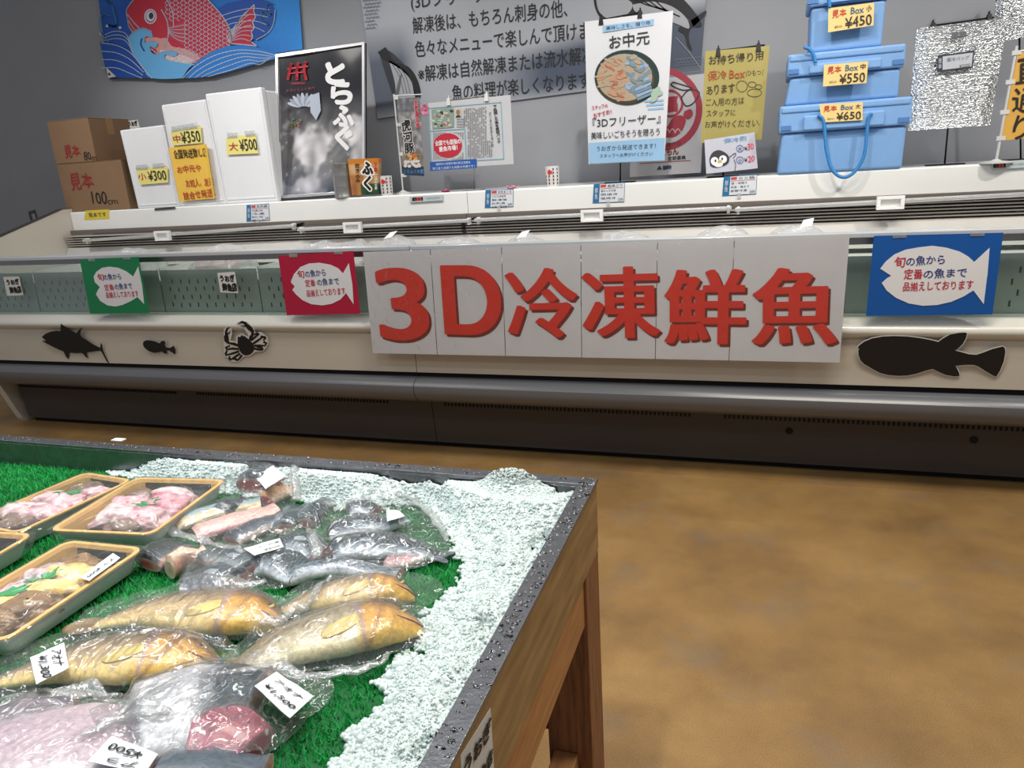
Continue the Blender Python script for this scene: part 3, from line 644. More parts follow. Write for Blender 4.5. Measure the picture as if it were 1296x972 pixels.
# framed black poster leaning against the wall
pf = Plane((0, 3.56, 1.104), (0, -1, .17))
q = [(350, 69.5), (462.5, 54), (463, 244), (352.5, 252)]
t = thing('framed_poster', 'tall black glossy poster in a thin silver frame leaning behind the can', 'poster', cen(q, pf))
cfr = [pf.at(*p) for p in q]; n = pf.n
mb = MB(); ins = lambda k: [c + ((sum(cfr, Vector())/4)-c)*k for c in cfr]
I = [pf.at(*p) for p in [(353.5, 73.5), (459.5, 58), (460, 240.5), (356, 248)]]
for i in range(4):
    j = (i+1) % 4; mb.prism([cfr[i], cfr[j], I[j], I[i]], n*.014)
mb.build('frame', mat('silver_frame', '#c4c4c6', .3, .8, .02), t, bevel=.001)
mb = MB(); mb.prism([c-n*.004 for c in cfr], -n*.008); mb.build('backing_board', m_blackp, t)
pq = [(353, 73), (460, 57.5), (460.5, 241), (355.5, 248.5)]
def print_glare_col(u, v):  # food print, with pale wavy glare painted into its colour
    d = noise.fractal(Vector((u*3, v*4.2, 1.3)), 1, 2, 4); k = max(0, min(1, (.72-v)*5))*max(0, min(1, (v+.02)*9))
    a = max(0, d+.12+.18*math.sin(v*19+u*5))*1.5*k
    w_ = (.36+.3*noise.noise(Vector((u*9, v*9, 5))))
    c = Vector((.012, .012, .016)) + Vector((.62, .60, .62))*min(1, a*1.8+.16*k)*w_*1.7 + Vector((.05, .09, .16))*max(0, .22-v)*1.8
    if noise.noise(Vector((u*30, v*40, 2))) > .62 and v < .4: c += Vector((.2, .2, .22))
    return tuple(c)
sheet(pf, pq, 'printed_sheet', mat('glossy_print', '#ffffff', .15, 0, .05, 20, .06, 6, attr='Col', coat=1), t, .001, 50, 80, 0, cfn=print_glare_col, wav=.0022)
mb = MB()
# calligraphy column
write(mb, pf, 'と', (411, 93), (437, 91), 30, 0, .07, .006, 1.5); write(mb, pf, 'ら', (418, 118), (447, 116), 30, 0, .05, .006, 1.5); write(mb, pf, 'ふ', (420, 147), (449, 145), 28, 0, .05, .006, 1.5); write(mb, pf, 'ぐ', (424, 174), (446, 173), 32, 0, .05, .006, 1.5)
# red emblem: three bent uprights with two bars
for x in (367, 376, 385): line_px(mb, pf, bez((x+1.5, 80+(376-x)*.12), (x, 88), (x-(2.5 if x < 376 else -2.5 if x > 376 else 0), 100)), 3.4, 1, .006)
line_px(mb, pf, [(364.5, 87), (389, 84)], 2, 1, .006); line_px(mb, pf, [(367, 93), (386, 91)], 1.4, 1, .006)
write(mb, pf, 'TORAFUGU', (368, 106), (386, 105), 2.5, 1, 0, .006)
write(mb, pf, '天然とらふぐ専門', (362, 115), (398, 111.5), 3.5, 2, 0, .006)
mb.build('lettering', [ink('#d8d8da'), ink('#c12434'), ink('#7d2530')], t)
mb = MB()
rr = random.Random(3)
for k in range(9):                                        # fan of pale sashimi slices on the print
    a = math.radians(195+k*17); c = (385+math.cos(a)*13, 135+math.sin(a)*9)
    poly_px(mb, pf, ell_px(c, 9, 2.6, 12, a), k % 2, .0055+.0002*k)
poly_px(mb, pf, [(392, 121), (404, 117), (406, 140), (400, 152), (393, 142)], 0, .008)
for k in range(14): poly_px(mb, pf, ell_px((366+rr.uniform(0, 16), 155+rr.uniform(-4, 5)), 2.2, 1.2, 6, rr.uniform(0, 3)), 2+k % 3 % 2, .008)
mb.build('printed_food', [ink('#9ea6b4'), ink('#7f8694'), ink('#4f7336'), ink('#8d4a44')], t)

# can, pouch and cups
def lathe_thing(mb_, prof, c, n=32, m=None): mb_.lathe(prof, c, n, m)
cb = on_y(436.5, 247, 3.52); rcan = mpp(cb)*13
t = thing('food_can', 'silver food can standing in front of the black poster', 'can', (cb.x, 3.52, ZT))
hc = (on_y(436, 203, 3.52)-on_y(436.5, 247, 3.52)).z
mb = MB(); mb.lathe([(rcan*.93, 0), (rcan, .003), (rcan, .008), (rcan*.97, .012), (rcan*.97, hc*.3), (rcan*.985, hc*.33), (rcan*.97, hc*.36), (rcan*.97, hc*.62), (rcan*.985, hc*.65), (rcan*.97, hc*.68), (rcan*.97, hc-.012), (rcan, hc-.008), (rcan, hc-.002), (rcan*.93, hc), (rcan*.9, hc-.004), (.001, hc-.004)], (cb.x, 3.52, ZT), 32)
o = mb.build('body', mat('tin', '#b9b6b2', .25, .85, .1, 20), t); smooth_angle(o)
q = [(440, 201.5), (479, 200), (478.5, 246), (445.5, 247.5)]
pp_ = Plane((0, 3.485, 1.15)); t = thing('food_packet', 'small orange and dark printed food packet beside the silver can', 'packet', cen(q, pp_) )
def kcol(u, v):
    d = noise.noise(Vector((u*4, v*4, 9))); 
    if v > .86: return (.55, .19, .02)
    if v < .3 and u > .35: return (.02+.02*d, .06+.04*d, .03)
    if u < .5 and v < .55: return (.42+.2*d, .17+.08*d, .05)
    return (.52+.2*d, .3+.15*d, .13+.1*d)
sheet(pp_, q, 'pouch', mat('printed_pouch', '#ffffff', .35, 0, .08, 20, attr='Col'), t, .03, 24, 24, 0, cfn=kcol)
mb = MB(); write(mb, pp_, 'ふく', (465, 206), (466, 240), 17, 0, .14, .0012, 1.5, vert=True); write(mb, pp_, 'ふく', (465, 206), (466, 240), 15, 1, .06, .0024, 1.5, vert=True)
write(mb, pp_, '炊き込み', (452, 207), (453, 231), 6, 1, .02, .0015, 0, vert=True); write(mb, pp_, '下関', (475, 206), (475.5, 218), 4.5, 2, .05, .0015, 0, vert=True); write(mb, pp_, 'ごはんの素', (475.5, 220), (476, 240), 3.5, 0, .02, .0015, 0, vert=True)
mb.build('lettering', [ink('#f1ede4'), ink('#15100e'), ink('#c3301f')], t)
def cup(px, py_, r_px, h_px, label):
    c = on_y(px, py_, 3.53); k = mpp(c); r = r_px*k; h = h_px*k
    t = thing('tea_cup', label, 'cup', (c.x, 3.53, ZT), 'little white cups with a red fish')
    mb = MB(); z = ZT
    mb.lathe([(r*.86, 0), (r*.9, .002), (r, h*.4), (r*1.02, h), (r*.96, h), (r*.93, h*.4), (r*.8, .006), (.001, .006)], (c.x, 3.53, z), 32); o = mb.build('body', mat('white_porcelain', '#dcd8d6', .25, 0, .01), t); smooth_angle(o)
    aoff = math.atan2(-c.x, 3.53)
    def cyl(a, zz, off=.0008):
        a += aoff; return Vector((c.x+(r*1.02+off)*math.sin(a), 3.53-(r*1.02+off)*math.cos(a), z+zz))
    mb = MB()
    fish = [(-.5, .1), (-.35, .35), (0, .42), (.25, .2), (.5, .35), (.42, 0), (.5, -.25), (.2, -.1), (-.05, -.3), (-.4, -.15)]
    mb.add([cyl(-.35+x*.75, h*(.68+y*.38)) for x, y in fish], [tuple(range(len(fish)))])
    for i in range(4):
        for j in range(5):
            a = -1.1+i*.62; zz = h*(.12+j*.17)
            if i in (0, 1) and j > 2: continue
            mb.add([cyl(a-.09, zz), cyl(a+.09, zz), cyl(a+.09, zz+h*.1), cyl(a-.09, zz+h*.1)], [(0, 1, 2, 3)], 1)
    mb.build('print', [ink('#c8262c'), ink('#2a2427')], t)
cup(489.5, 244, 8.2, 24, 'little white cup with red fish beside the orange packet')
cup(699.5, 231, 8.6, 25, 'little white cup with red fish left of the white food poster')

# stands
def stand(label, base, top, y, bar, clips, col='black', wire=False, plate=.07):
    pb = on_y(*base, y); pb.z = ZT; ptp = on_y(*top, y); ptp.x = pb.x+(ptp.x-pb.x)
    t = thing('sign_stand', label, 'sign stand', (pb.x, y, ZT), 'clip stands holding the shelf signs')
    m = m_blackp if col == 'black' else mat('grey_wire', '#8b8b8d', .35, .6)
    mb = MB(); mb.box((pb.x-plate, y-.03, ZT), (pb.x+plate, y+.03, ZT+.006)); mb.build('base_plate', m, t, bevel=.002)
    mb = MB(); mb.tube([pb+Vector((0, 0, .005)), ptp], .0035); mb.build('pole', m, t, smooth=True)
    a, b = on_y(*bar[0], y), on_y(*bar[1], y)
    mb = MB(); mb.tube([a, b], .0035); mb.build('crossbar', m, t, smooth=True)
    for c in clips:
        p = on_y(*c, y-.012); mb = MB(); k = 1
        mb.prism([p+Vector(v) for v in ((-.011, -.012, -.022), (.011, -.012, -.022), (.007, -.006, .012), (-.007, -.006, .012))], (0, .006, 0))
        mb.prism([p+Vector(v) for v in ((-.011, .018, -.022), (.011, .018, -.022), (.007, .012, .012), (-.007, .012, .012))], (0, -.004, 0))
        mb.tube([p+Vector((0, -.004, .004)), p+Vector((0, .004, .022)), p+Vector((0, .016, .02)), p+Vector((0, .014, .004))], .003, 6)
        mb.build('clip', m if not wire else mat('clear_clip', '#c9c9c6', .3), t, bevel=.001)
    return t
# white food poster
stand('black clip stand holding the white food poster', (785, 229), (786, 24), 3.565, ((758, 26), (812, 15)), [(761, 25), (810, 17)])
pz = Plane((0, 3.545, 1.4)); q = [(740, 27.5), (852, 13.5), (841, 203), (745, 208)]
t = thing('food_poster', 'white laminated poster with round photo of sashimi platter on a clip stand', 'poster', cen(q, pz))
sheet(pz, q, 'sheet', card('#d4d5da'), t, .001, 14, 10, 0, wav=.0008)
mb = MB()
poly_px(mb, pz, [(763, 32.5), (828, 24), (827, 32), (763, 41)], 0, .003); poly_px(mb, pz, [(745, 181), (841.5, 174.5), (840.5, 203), (746, 207)], 0, .003)
for k in range(3): poly_px(mb, pz, [(816+k*2, 127+k*5), (840, 125.5+k*5), (840, 128+k*5), (816+k*2, 129.5+k*5)], 0, .003)
cx, cy2 = 793.5, 98
poly_px(mb, pz, ell_px((cx, cy2), 41, 35, 40), 1, .0025)
poly_px(mb, pz, ell_px((cx-2, cy2+3), 37, 31, 32), 2, .003)
poly_px(mb, pz, ell_px((cx-3, cy2), 35, 30, 32), 7, .0035)
rr = random.Random(11)
for k in range(90):
    a, r = rr.uniform(0, 6.28), math.sqrt(rr.random())
    x, y = cx-2+r*34*math.cos(a), cy2+r*28*math.sin(a)
    m = rr.choice([3, 4, 3, 7, 7]) if x < cx else rr.choice([5, 6, 5, 7])
    poly_px(mb, pz, ell_px((x, y), rr.uniform(3, 7), rr.uniform(1.5, 3), 8, rr.uniform(-.9, .9)), m, .004+k*.00003)
for k in range(5): poly_px(mb, pz, [(802+k, 108+k*4), (822+k, 100+k*4), (823+k, 103+k*4), (803+k, 111.5+k*4)], 6 if k % 2 else 5, .007)
for k in range(8): poly_px(mb, pz, ell_px((828+rr.uniform(-5, 7), 119+rr.uniform(-6, 7)), 5, 3, 8, rr.uniform(0, 3)), 8, .0072+k*.00005)
write(mb, pz, '美味しさを、贈り物', (767, 36), (823, 28.5), 5, 9, .01, .004)
write(mb, pz, 'お中元', (771, 54), (822, 47), 16, 9, .012, .004)
write(mb, pz, 'スタッフの', (749, 137), (769, 133.5), 5, 10, .02, .004, 2); write(mb, pz, 'おすすめ！', (751, 147), (774, 141), 6, 10, .02, .004, 2)
write(mb, pz, '『3Dフリーザー』', (750, 156), (836, 149.5), 12, 9, .008, .004)
write(mb, pz, '美味しいごちそうを贈ろう', (748, 172), (835, 166.5), 9, 9, .008, .004)
write(mb, pz, 'うおぎから発送できます！', (755, 188.5), (830, 184.5), 6.5, 9, .008, .004)
write(mb, pz, 'スタッフへお声がけください', (759, 197.5), (826, 194.5), 5, 9, .005, .004)
mb.build('printed_matter', [ink(c) for c in ('#8fb5d6', '#14302c', '#3f3420', '#b98a6c', '#a9694f', '#6f8796', '#8fa7c4', '#a8977f', '#9fb7a6', '#26262a', '#b8313c')], t)

# poster with the red ring, leaning against the wall behind
pr_ = Plane((0, 3.80, 1.104), (0, -1, .1)); q = [(800, 104), (893, 93), (887, 218.5), (797, 224)]
t = thing('ring_poster', 'pale poster with a big red ring half hidden behind the white food poster', 'poster', cen(q, pr_))
sheet(pr_, q, 'sheet', paper('#a3a2a6'), t, .002, 4, 4)
mb = MB()
def ring(c, R1, R2, m, ry=1.04, off=.0015):
    a = ell_px(c, R1, R1*ry, 40); b = ell_px(c, R2, R2*ry, 40)
    for i in range(40): mb.add([pr_.at(*a[i], off), pr_.at(*a[(i+1) % 40], off), pr_.at(*b[(i+1) % 40], off), pr_.at(*b[i], off)], [(0, 1, 2, 3)], m)
ring((838, 138), 51, 43, 0); ring((848, 131), 17, 14, 0)
write(mb, pr_, '福', (838, 133), (858, 131), 20, 0, .05, .002)
poly_px(mb, pr_, smooth_poly([(846, 158), (852, 149), (862, 146), (868, 152), (864, 164), (856, 172), (846, 174), (838, 172)]), 0, .002)
poly_px(mb, pr_, smooth_poly([(866, 141), (874, 138), (877, 145), (871, 151), (865, 147)]), 0, .002)
for pts in ([(862, 124), (872, 114), (885, 117), (878, 130), (868, 134), (862, 124)], [(852, 104), (866, 108), (876, 112), (864, 114), (850, 108), (852, 104)]): line_px(mb, pr_, bez(*pts, n=5), 1.6, 1, .002)
for k in range(3): line_px(mb, pr_, bez((840+k*7, 168), (844+k*7, 163), (848+k*7, 168), n=4), 1, 2, .0025)
write(mb, pr_, 'ふくおかの', (830, 184), (862, 181.5), 5.5, 1, .02, .002); write(mb, pr_, 'うまもん', (828, 194), (859, 190.5), 10, 3, .03, .002)
write(mb, pr_, '定期募集', (845, 201), (868, 199), 5, 1, .02, .002); line_px(mb, pr_, [(810, 207), (874, 203)], .8, 0, .002)
poly_px(mb, pr_, [(831, 215), (834.5, 209.5), (838, 214.5)], 4, .002); write(mb, pr_, '福岡市', (838.5, 212.5), (850, 211.5), 5.5, 4, .04, .002)
mb.build('printed_matter', [ink('#8d1f33'), ink('#2b2527'), ink('#b4aeb0'), ink('#6d2224'), ink('#1f2c4e')], t)

# yellow handwritten poster and the penguin card
stand('black clip stand holding the yellow handwritten poster', (915, 224), (932, 62), 3.60, ((907, 64.5), (968, 57)), [(909, 65), (960, 58.5)])
py_ = Plane((0, 3.58, 1.3)); q = [(893, 65), (974, 58), (964, 176.5), (887, 181)]
t = thing('handwritten_poster', 'yellow handwritten poster hanging from a black clip stand', 'poster', cen(q, py_))
sheet(py_, q, 'sheet', card('#a6995a'), t, .001, 14, 8, .006, wav=.0008)
mb = MB()
for s, A, B, h, c in [('お持ち帰り用', (897, 77), (966, 70), 11, 0), ('保冷', (895, 96.5), (920, 94), 11, 1), ('Box', (923, 94.5), (943, 93), 10, 1), ('(ひもつき)', (944, 93), (971, 92), 8, 2), ('あります', (894, 114.5), (930, 111), 11, 0), ('ご入用の方は', (893, 130), (942, 127), 9, 0), ('スタッフに', (894, 144), (931, 142), 8, 0), ('お声がけください。', (892, 158), (963, 155), 9, 0)]:
    write(mb, py_, s, A, B, h, c, .006, .003, 1.5)
for c, rx, ry in (((939, 109), 7, 7), ((952, 107), 5, 3.5), ((960, 110), 4, 3), ((955, 117.5), 9, 5)):
    e = ell_px(c, rx, ry, 20); line_px(mb, py_, e+[e[0]], .7, 2, .003)
mb.build('lettering', [ink('#352d1d'), ink('#a5471d'), ink('#4d4a30')], t)
pk = Plane((0, 3.53, 1.15), (0, -1, .25)); q = [(891.5, 177.5), (955, 167.5), (959, 213), (894, 220)]
t = thing('penguin_card', 'small white card with a penguin drawing below the yellow poster', 'sign', cen(q, pk))
sheet(pk, q, 'sheet', card('#a9a9b6'), t, .001, 8, 6, .004)
mb = MB()
poly_px(mb, pk, smooth_poly([(899, 210), (898, 201), (902, 193), (910, 190), (919, 194), (923, 200), (921, 207), (912, 211), (905, 212)]), 0, .003)
poly_px(mb, pk, ell_px((904.5, 204), 5, 5.4, 16), 1, .0035); poly_px(mb, pk, ell_px((915, 201.5), 5, 5, 16), 1, .0035); poly_px(mb, pk, ell_px((909, 207.5), 6, 4, 16), 1, .0036)
poly_px(mb, pk, ell_px((905.5, 203.5), 1.2, 1.8, 10), 0, .0042); poly_px(mb, pk, ell_px((914, 201), 1.2, 1.8, 10), 0, .0042); poly_px(mb, pk, ell_px((911, 204.5), 3, 1.8, 12, -.3), 2, .0045)
line_px(mb, pk, bez((923, 199), (930, 194), (931, 196), (928, 200)), .8, 0, .003); line_px(mb, pk, bez((929, 202), (931, 208), (930, 216)), .7, 0, .003)
write(mb, pk, '保冷剤', (916, 178.5), (945, 174.5), 6, 3, .012, .003, 1.5)
for s, A, B, h, c in [('大', (934, 188.5), (939, 188), 5, 4), ('¥', (942, 188), (946, 187.5), 5, 0), ('30', (946, 186), (954, 185), 8, 5), ('小', (934, 203), (939, 202.5), 5, 4), ('¥', (942, 202.5), (946, 202), 5, 0), ('20', (946.5, 201.5), (955, 200.5), 8, 5)]: write(mb, pk, s, A, B, h, c, .02, .003, 1)
for c in ((936.5, 188), (936.5, 202.5)): e = ell_px(c, 4.4, 4.2, 18); line_px(mb, pk, e+[e[0]], .7, 4, .003)
mb.build('lettering', [ink('#17171b'), ink('#d6d6dc'), ink('#b3a233'), ink('#5b93b8'), ink('#2c4a8a'), ink('#c2304a')], t)

# mini pennant on its white pole
pn = Plane((0, 3.62, 1.3)); yb = 3.625
t = thing('mini_pennant', 'tiny black vertical pennant with food picture on a thin white pole', 'pennant', Vector((on_y(510, 240, yb).x, yb, ZT)))
b = on_y(510, 241, yb); b.z = ZT
mb = MB(); mb.tube([b+Vector((0, 0, .004)), on_y(498.5, 119, yb)], .0042); mb.tube([on_y(497.5, 121, yb), on_y(534, 119.5, yb)], .0028)
for p in ((500, 124), (503, 158), (507, 195), (510, 222)): c = on_y(*p, yb); mb.box(tuple(c-Vector((.004, .006, .008))), tuple(c+Vector((.02, .004, .008))))
mb.build('pole', mat('white_pole', '#c9c9c8', .4), t, smooth=False)
mb = MB(); mb.lathe([(.045, 0), (.045, .006), (.02, .012), (.006, .02)], (b.x, yb, ZT), 24); mb.build('base', mat('white_pole', '#c9c9c8', .4), t, smooth=False)
q = [(502, 125), (531, 123), (537, 223), (509.5, 221.5)]
def ncol(u, v):
    d = noise.noise(Vector((u*5, v*14, 4)))
    if v < .12: return (.02, .03, .06)
    if v < .33: k = .5+.4*d; return (.42*k, .34*k, .27*k)
    if v > .82: k = .12+.2*max(0, d); return (k*.9, k*.9, k)
    k = .22+.22*d; return (k, k*.98, k*1.02)
sheet(pn, q, 'cloth', mat('printed_pennant', '#ffffff', .6, 0, .25, 40, attr='Col'), t, .001, 20, 60, 0, cfn=ncol, wav=.0012)
mb = MB()
write(mb, pn, '虎河豚', (513, 152), (519, 194), 13.5, 3, .09, .003, 1.2, vert=True); write(mb, pn, '虎河豚', (513, 152), (519, 194), 13, 0, .03, .004, 1.2, vert=True)
write(mb, pn, '玄界灘の幸', (526, 126), (529, 162), 5.5, 3, .1, .003, 0, vert=True); write(mb, pn, '玄界灘の幸', (526, 126), (529, 162), 5, 1, .05, .004, 0, vert=True)
write(mb, pn, 'とらふぐの里', (511, 217), (536, 217), 5, 2, .03, .004)
rr = random.Random(5)
for k in range(16): poly_px(mb, pn, ell_px((522+rr.uniform(-9, 9), 206+rr.uniform(-3, 5)), 2.4, 2, 9), 3, .003+k*.00004)
for k in range(8): poly_px(mb, pn, ell_px((523+rr.uniform(-8, 8), 198+rr.uniform(-2, 3)), 3, 1.8, 9, rr.uniform(0, 3)), 4+k % 2, .0038+k*.00004)
mb.build('printed_matter', [ink('#101014'), ink('#b8243a'), ink('#3f7fae'), ink('#c6c3c0'), ink('#c79a4b'), ink('#b5653a')], t)

# newspaper clipping on a wire stand
stand('thin grey wire stand holding the newspaper clipping', (600, 240), (600, 128), 3.605, ((566, 128), (622, 119.5)), [(568, 127.5), (616, 122)], 'grey', True, .05)
pj = Plane((0, 3.59, 1.25)); q = [(542, 130.5), (646, 120), (650, 207.5), (547, 214)]
t = thing('newspaper_clipping', 'mounted newspaper clipping with red oval and blue strip on a wire stand', 'clipping', cen(q, pj))
sheet(pj, q, 'sheet', card('#bdbdc0'), t, .001, 10, 6, 0, wav=.0006)
mb = MB()
def L2(pts, w_, m): line_px(mb, pj, pts, w_, m, .0028)
for pts in ([(542.5, 137), (634, 129.5)], [(634, 129.5), (637.5, 201)], [(637.5, 201), (602, 203)], [(542.5, 137), (546.5, 210)], [(588, 163), (590, 201)], [(545, 166), (588, 163)]): L2(pts, .9, 0)
poly_px(mb, pj, [(546, 138.5), (573.5, 136.5), (574.5, 161), (547.5, 163.5)], 1, .003)
rr = random.Random(8)
for k in range(40): poly_px(mb, pj, ell_px((560+rr.uniform(-12, 12), 151+rr.uniform(-11, 10)), rr.uniform(1, 3), rr.uniform(.8, 2), 7), rr.choice([2, 3, 8, 5]), .0032+k*.00002)
poly_px(mb, pj, [(576, 137.5), (583, 137), (583.5, 148), (576.5, 148.5)], 5, .003); poly_px(mb, pj, ell_px((579.7, 142), 2.6, 3.6, 12), 6, .0035); poly_px(mb, pj, [(576.6, 148.4), (578, 145.8), (581.5, 145.6), (583.4, 148)], 2, .0034)
for c in range(15):                                       # columns of tiny print as rows of specks
    x = 587+c*2.45
    for r in range(36):
        y = 137.5-c*.18+r*1.78
        if (c in (6, 7) and r < 1) or y > 202-c*.1 or (x < 590 and y > 160) or (c > 11 and r < 24): continue
        if rr.random() < .9: poly_px(mb, pj, [(x, y), (x+1.4, y-.1), (x+1.4, y+1), (x, y+1.1)], 7, .0028)
for c in range(14):
    for r in range(4):
        x, y = 578+c*.7, 150+r*3.2; poly_px(mb, pj, [(x, y), (x+.45, y), (x+.45, y+1.6), (x, y+1.6)], 7, .0028)
for c in range(15):
    for r in range(20):
        x, y = 548.5+c*2.6, 167.5+r*1.85
        if y < 202 and ((x-568)/20)**2+((y-184)/17)**2 > 1: poly_px(mb, pj, [(x, y), (x+1.4, y), (x+1.4, y+1), (x, y+1)], 7, .0028)
poly_px(mb, pj, ell_px((566.5, 184), 18, 15.5, 36), 9, .0035)
write(mb, pj, '全国でも屈指の', (550.5, 181.5), (583, 178.5), 6.5, 10, .03, .0042); write(mb, pj, '豊魚市場！', (555.5, 189), (579, 186.5), 6.5, 10, .03, .0042)
write(mb, pj, '下処理した魚を真空パック', (626, 133), (631.5, 181), 5, 2, .03, .003, 0, vert=True); write(mb, pj, '切り身の鮮度を保つ技', (620, 142), (623.5, 186), 3.4, 2, .0, .003, 0, vert=True)
mb.build('printed_matter', [ink('#6fa9b4'), ink('#7f9488'), ink('#2c3434'), ink('#b9b7ab'), ink('#c6a24a'), ink('#c0b8a4'), ink('#8d6c55'), ink('#757577'), ink('#a2605a'), ink('#b51d35'), ink('#ded5d6')], t)
mb = MB(); poly_px(mb, pj, [(544, 205), (603, 201), (603.5, 212.5), (544.5, 216.5)], 0, .004)
write(mb, pj, '福岡市の漁港市場の新玉真鯛を', (551.5, 208), (595.5, 205.2), 3.2, 1, .01, .005); write(mb, pj, '取り扱う全国でも有数の市場です！', (547.5, 213.5), (600.5, 210), 3.4, 1, .01, .005)
mb.build('blue_strip', [ink('#17509c'), ink('#cfd6e2')], t)

# little pink paper flowers
def flower(px, py_, y, r_px, label, col, z=None, up=False):
    c = on_y(px, py_, y); r = r_px*mpp(c)
    if z is not None: c.z = z+(r*.35 if not up else 0)
    t = thing('paper_flower', label, 'flower', c-Vector((0, 0, r*.35 if not up else r)), 'pink paper flowers on the shelf')
    for k in range(5):
        a = k*2*math.pi/5+.3; mb = MB()
        def f(u, v):
            w_ = r*.62*math.sin(math.pi*(.15+.85*u)*.95)*(2*v-1); l = r*(.1+.95*u); h = r*.45*u*u
            x, y2 = l*math.cos(a)-w_*math.sin(a), l*math.sin(a)+w_*math.cos(a)
            return c+(Vector((x, -h, y2)) if up else Vector((x, y2*.9, h-r*.3)))
        mb.grid(f, 6, 4); mb.build('petal', mat('petal_'+col.lstrip('#'), col, .6, 0, .1), t, smooth=True, solid=.0015)
    mb = MB(); mb.lathe([(.001, -.004), (r*.2, -.002), (r*.22, .004), (.001, .008)], c+Vector((0, -.004 if up else 0, 0)), 12); mb.build('centre', mat('flower_centre', '#c06c86', .6), t, smooth=True)
flower(564, 236, 3.55, 6.5, 'crimson pink paper flower lying below the red oval of the clipping', '#a03a58', ZT)
flower(648, 235, 3.53, 8, 'pale pink paper flower lying right of the clipping', '#d68fa0', ZT)
flower(538.5, 139, 3.60, 6.5, 'pink paper flower pinned at the upper left corner of the clipping', '#c06f8c', None, True)

# ---------------------------------------------------------------- big wall banner
pw = Plane((0, YW-.012, 1.6))
q = [(444, -90), (905, -150), (886, 96), (478, 150)]
t = thing('wall_banner', 'huge pale wall banner with black Japanese text and tuna pictures', 'banner', cen(q, pw))
def wcol(u, v):
    base = Vector((.36, .375, .41)); navy = Vector((.035, .05, .085))
    e = .15+.02*math.sin(v*5); k = max(0, min(1, (e-u)/.06)) * max(0, min(1, (.50-v)/.2)) * max(0, min(1, v*14))
    s = u*.5+.02; m = max(0, min(1, ((.10+s*.25)-abs(v-(.05+s*.28)))/.1)) * max(0, min(1, (u-.30)/.25))
    k = max(k*.85, m*.95)
    return tuple(base*(1-k)+navy*k)
sheet(pw, q, 'cloth', mat('printed_banner', '#ffffff', .55, 0, .03, 5, attr='Col'), t, .002, 90, 60, 0, cfn=wcol)
mb = MB()
for s, A, B, h in [('(3Dフリーザー凍結品)', (520, 4), (690, -14), 21), ('解凍後は、もちろん刺身の他、', (522, 32.5), (718, 10), 20), ('色々なメニューで楽しんで頂けます', (525, 62.5), (762, 36), 20), ('※解凍は自然解凍または流水解凍', (529, 94), (752, 68.5), 20), ('魚の料理が楽しくなります', (572, 118), (746, 101), 20)]:
    write(mb, pw, s, A, B, h, 0, .006, .003)
mb.build('lettering', ink('#15151a'), t)
mb = MB()
# tuna print at the left edge: dark back, pale belly
poly_px(mb, pw, smooth_poly([(480, 68), (492, 64), (512, 82), (528, 100), (532, 124), (516, 126), (500, 125), (490, 100)]), 4, .0026)
poly_px(mb, pw, smooth_poly([(478, 66), (484, 62), (488, 60), (492, 66), (500, 78), (516, 84), (526, 96), (531, 112), (531, 122), (525, 122), (521, 104), (512, 92), (498, 82), (486, 76)]), 0, .003)
poly_px(mb, pw, smooth_poly([(492, 76), (506, 84), (517, 95), (523, 110), (525, 124), (512, 125), (502, 122), (500, 106), (496, 90)]), 1, .003)
for k in range(3): line_px(mb, pw, bez((497+k*5, 82+k*2), (506+k*4, 98), (511+k*4, 118)), .8, 2, .0035)
poly_px(mb, pw, [(500, 118), (506, 96), (509, 92), (507, 108), (504, 124)], 2, .0034)
# tuna print at the top: head, body, tail
poly_px(mb, pw, smooth_poly([(750, -8), (762, -22), (800, -34), (836, -22), (868, 2), (888, 30), (878, 34), (872, 24), (850, 16), (828, 22), (800, 26), (776, 28), (762, 24), (754, 12)]), 0, .003)
poly_px(mb, pw, smooth_poly([(754, -6), (766, -14), (786, -4), (800, 4), (796, 16), (780, 24), (766, 22), (757, 12)]), 1, .0035)
poly_px(mb, pw, smooth_poly([(800, 6), (826, 2), (850, 8), (868, 22), (872, 36), (856, 30), (830, 20), (806, 16)]), 1, .0035)
for k in range(4): line_px(mb, pw, bez((800+k*9, -2), (818+k*8, 6+k*2), (842+k*6, 12+k*3)), 1.6, 0, .004)
poly_px(mb, pw, smooth_poly([(864, 30), (874, 26), (892, 14), (893, 18), (882, 30), (873, 38), (872, 50), (876, 64), (870, 58), (866, 44), (858, 38)]), 0, .003)
# scale pattern (rows of little arcs) in two corners
for (x0, y0, nx, ny, sx, sy_) in ((461, 2, 6, 9, 4.2, 4.4), (855, 77, 9, 7, 4.2, 3.6)):
    for j in range(ny):
        for i in range(nx):
            cx_, cy_ = x0+i*sx+(j % 2)*sx/2+j*.5, y0+j*sy_-i*.45
            if x0 < 500 and i > 5-j*.35: continue
            for r in (2.3, 1.3): line_px(mb, pw, [(cx_+r*math.cos(a), cy_-r*math.sin(a)) for a in (0, .8, 1.57, 2.3, 3.14)], .45, 3, .003)
line_px(mb, pw, bez((856, 48), (872, 66), (888, 88)), .9, 1, .0036)
mb.build('printed_fish', [ink('#131318'), ink('#9b9da2'), ink('#5d6066'), ink('#77818f'), ink('#2b2e36')], t)

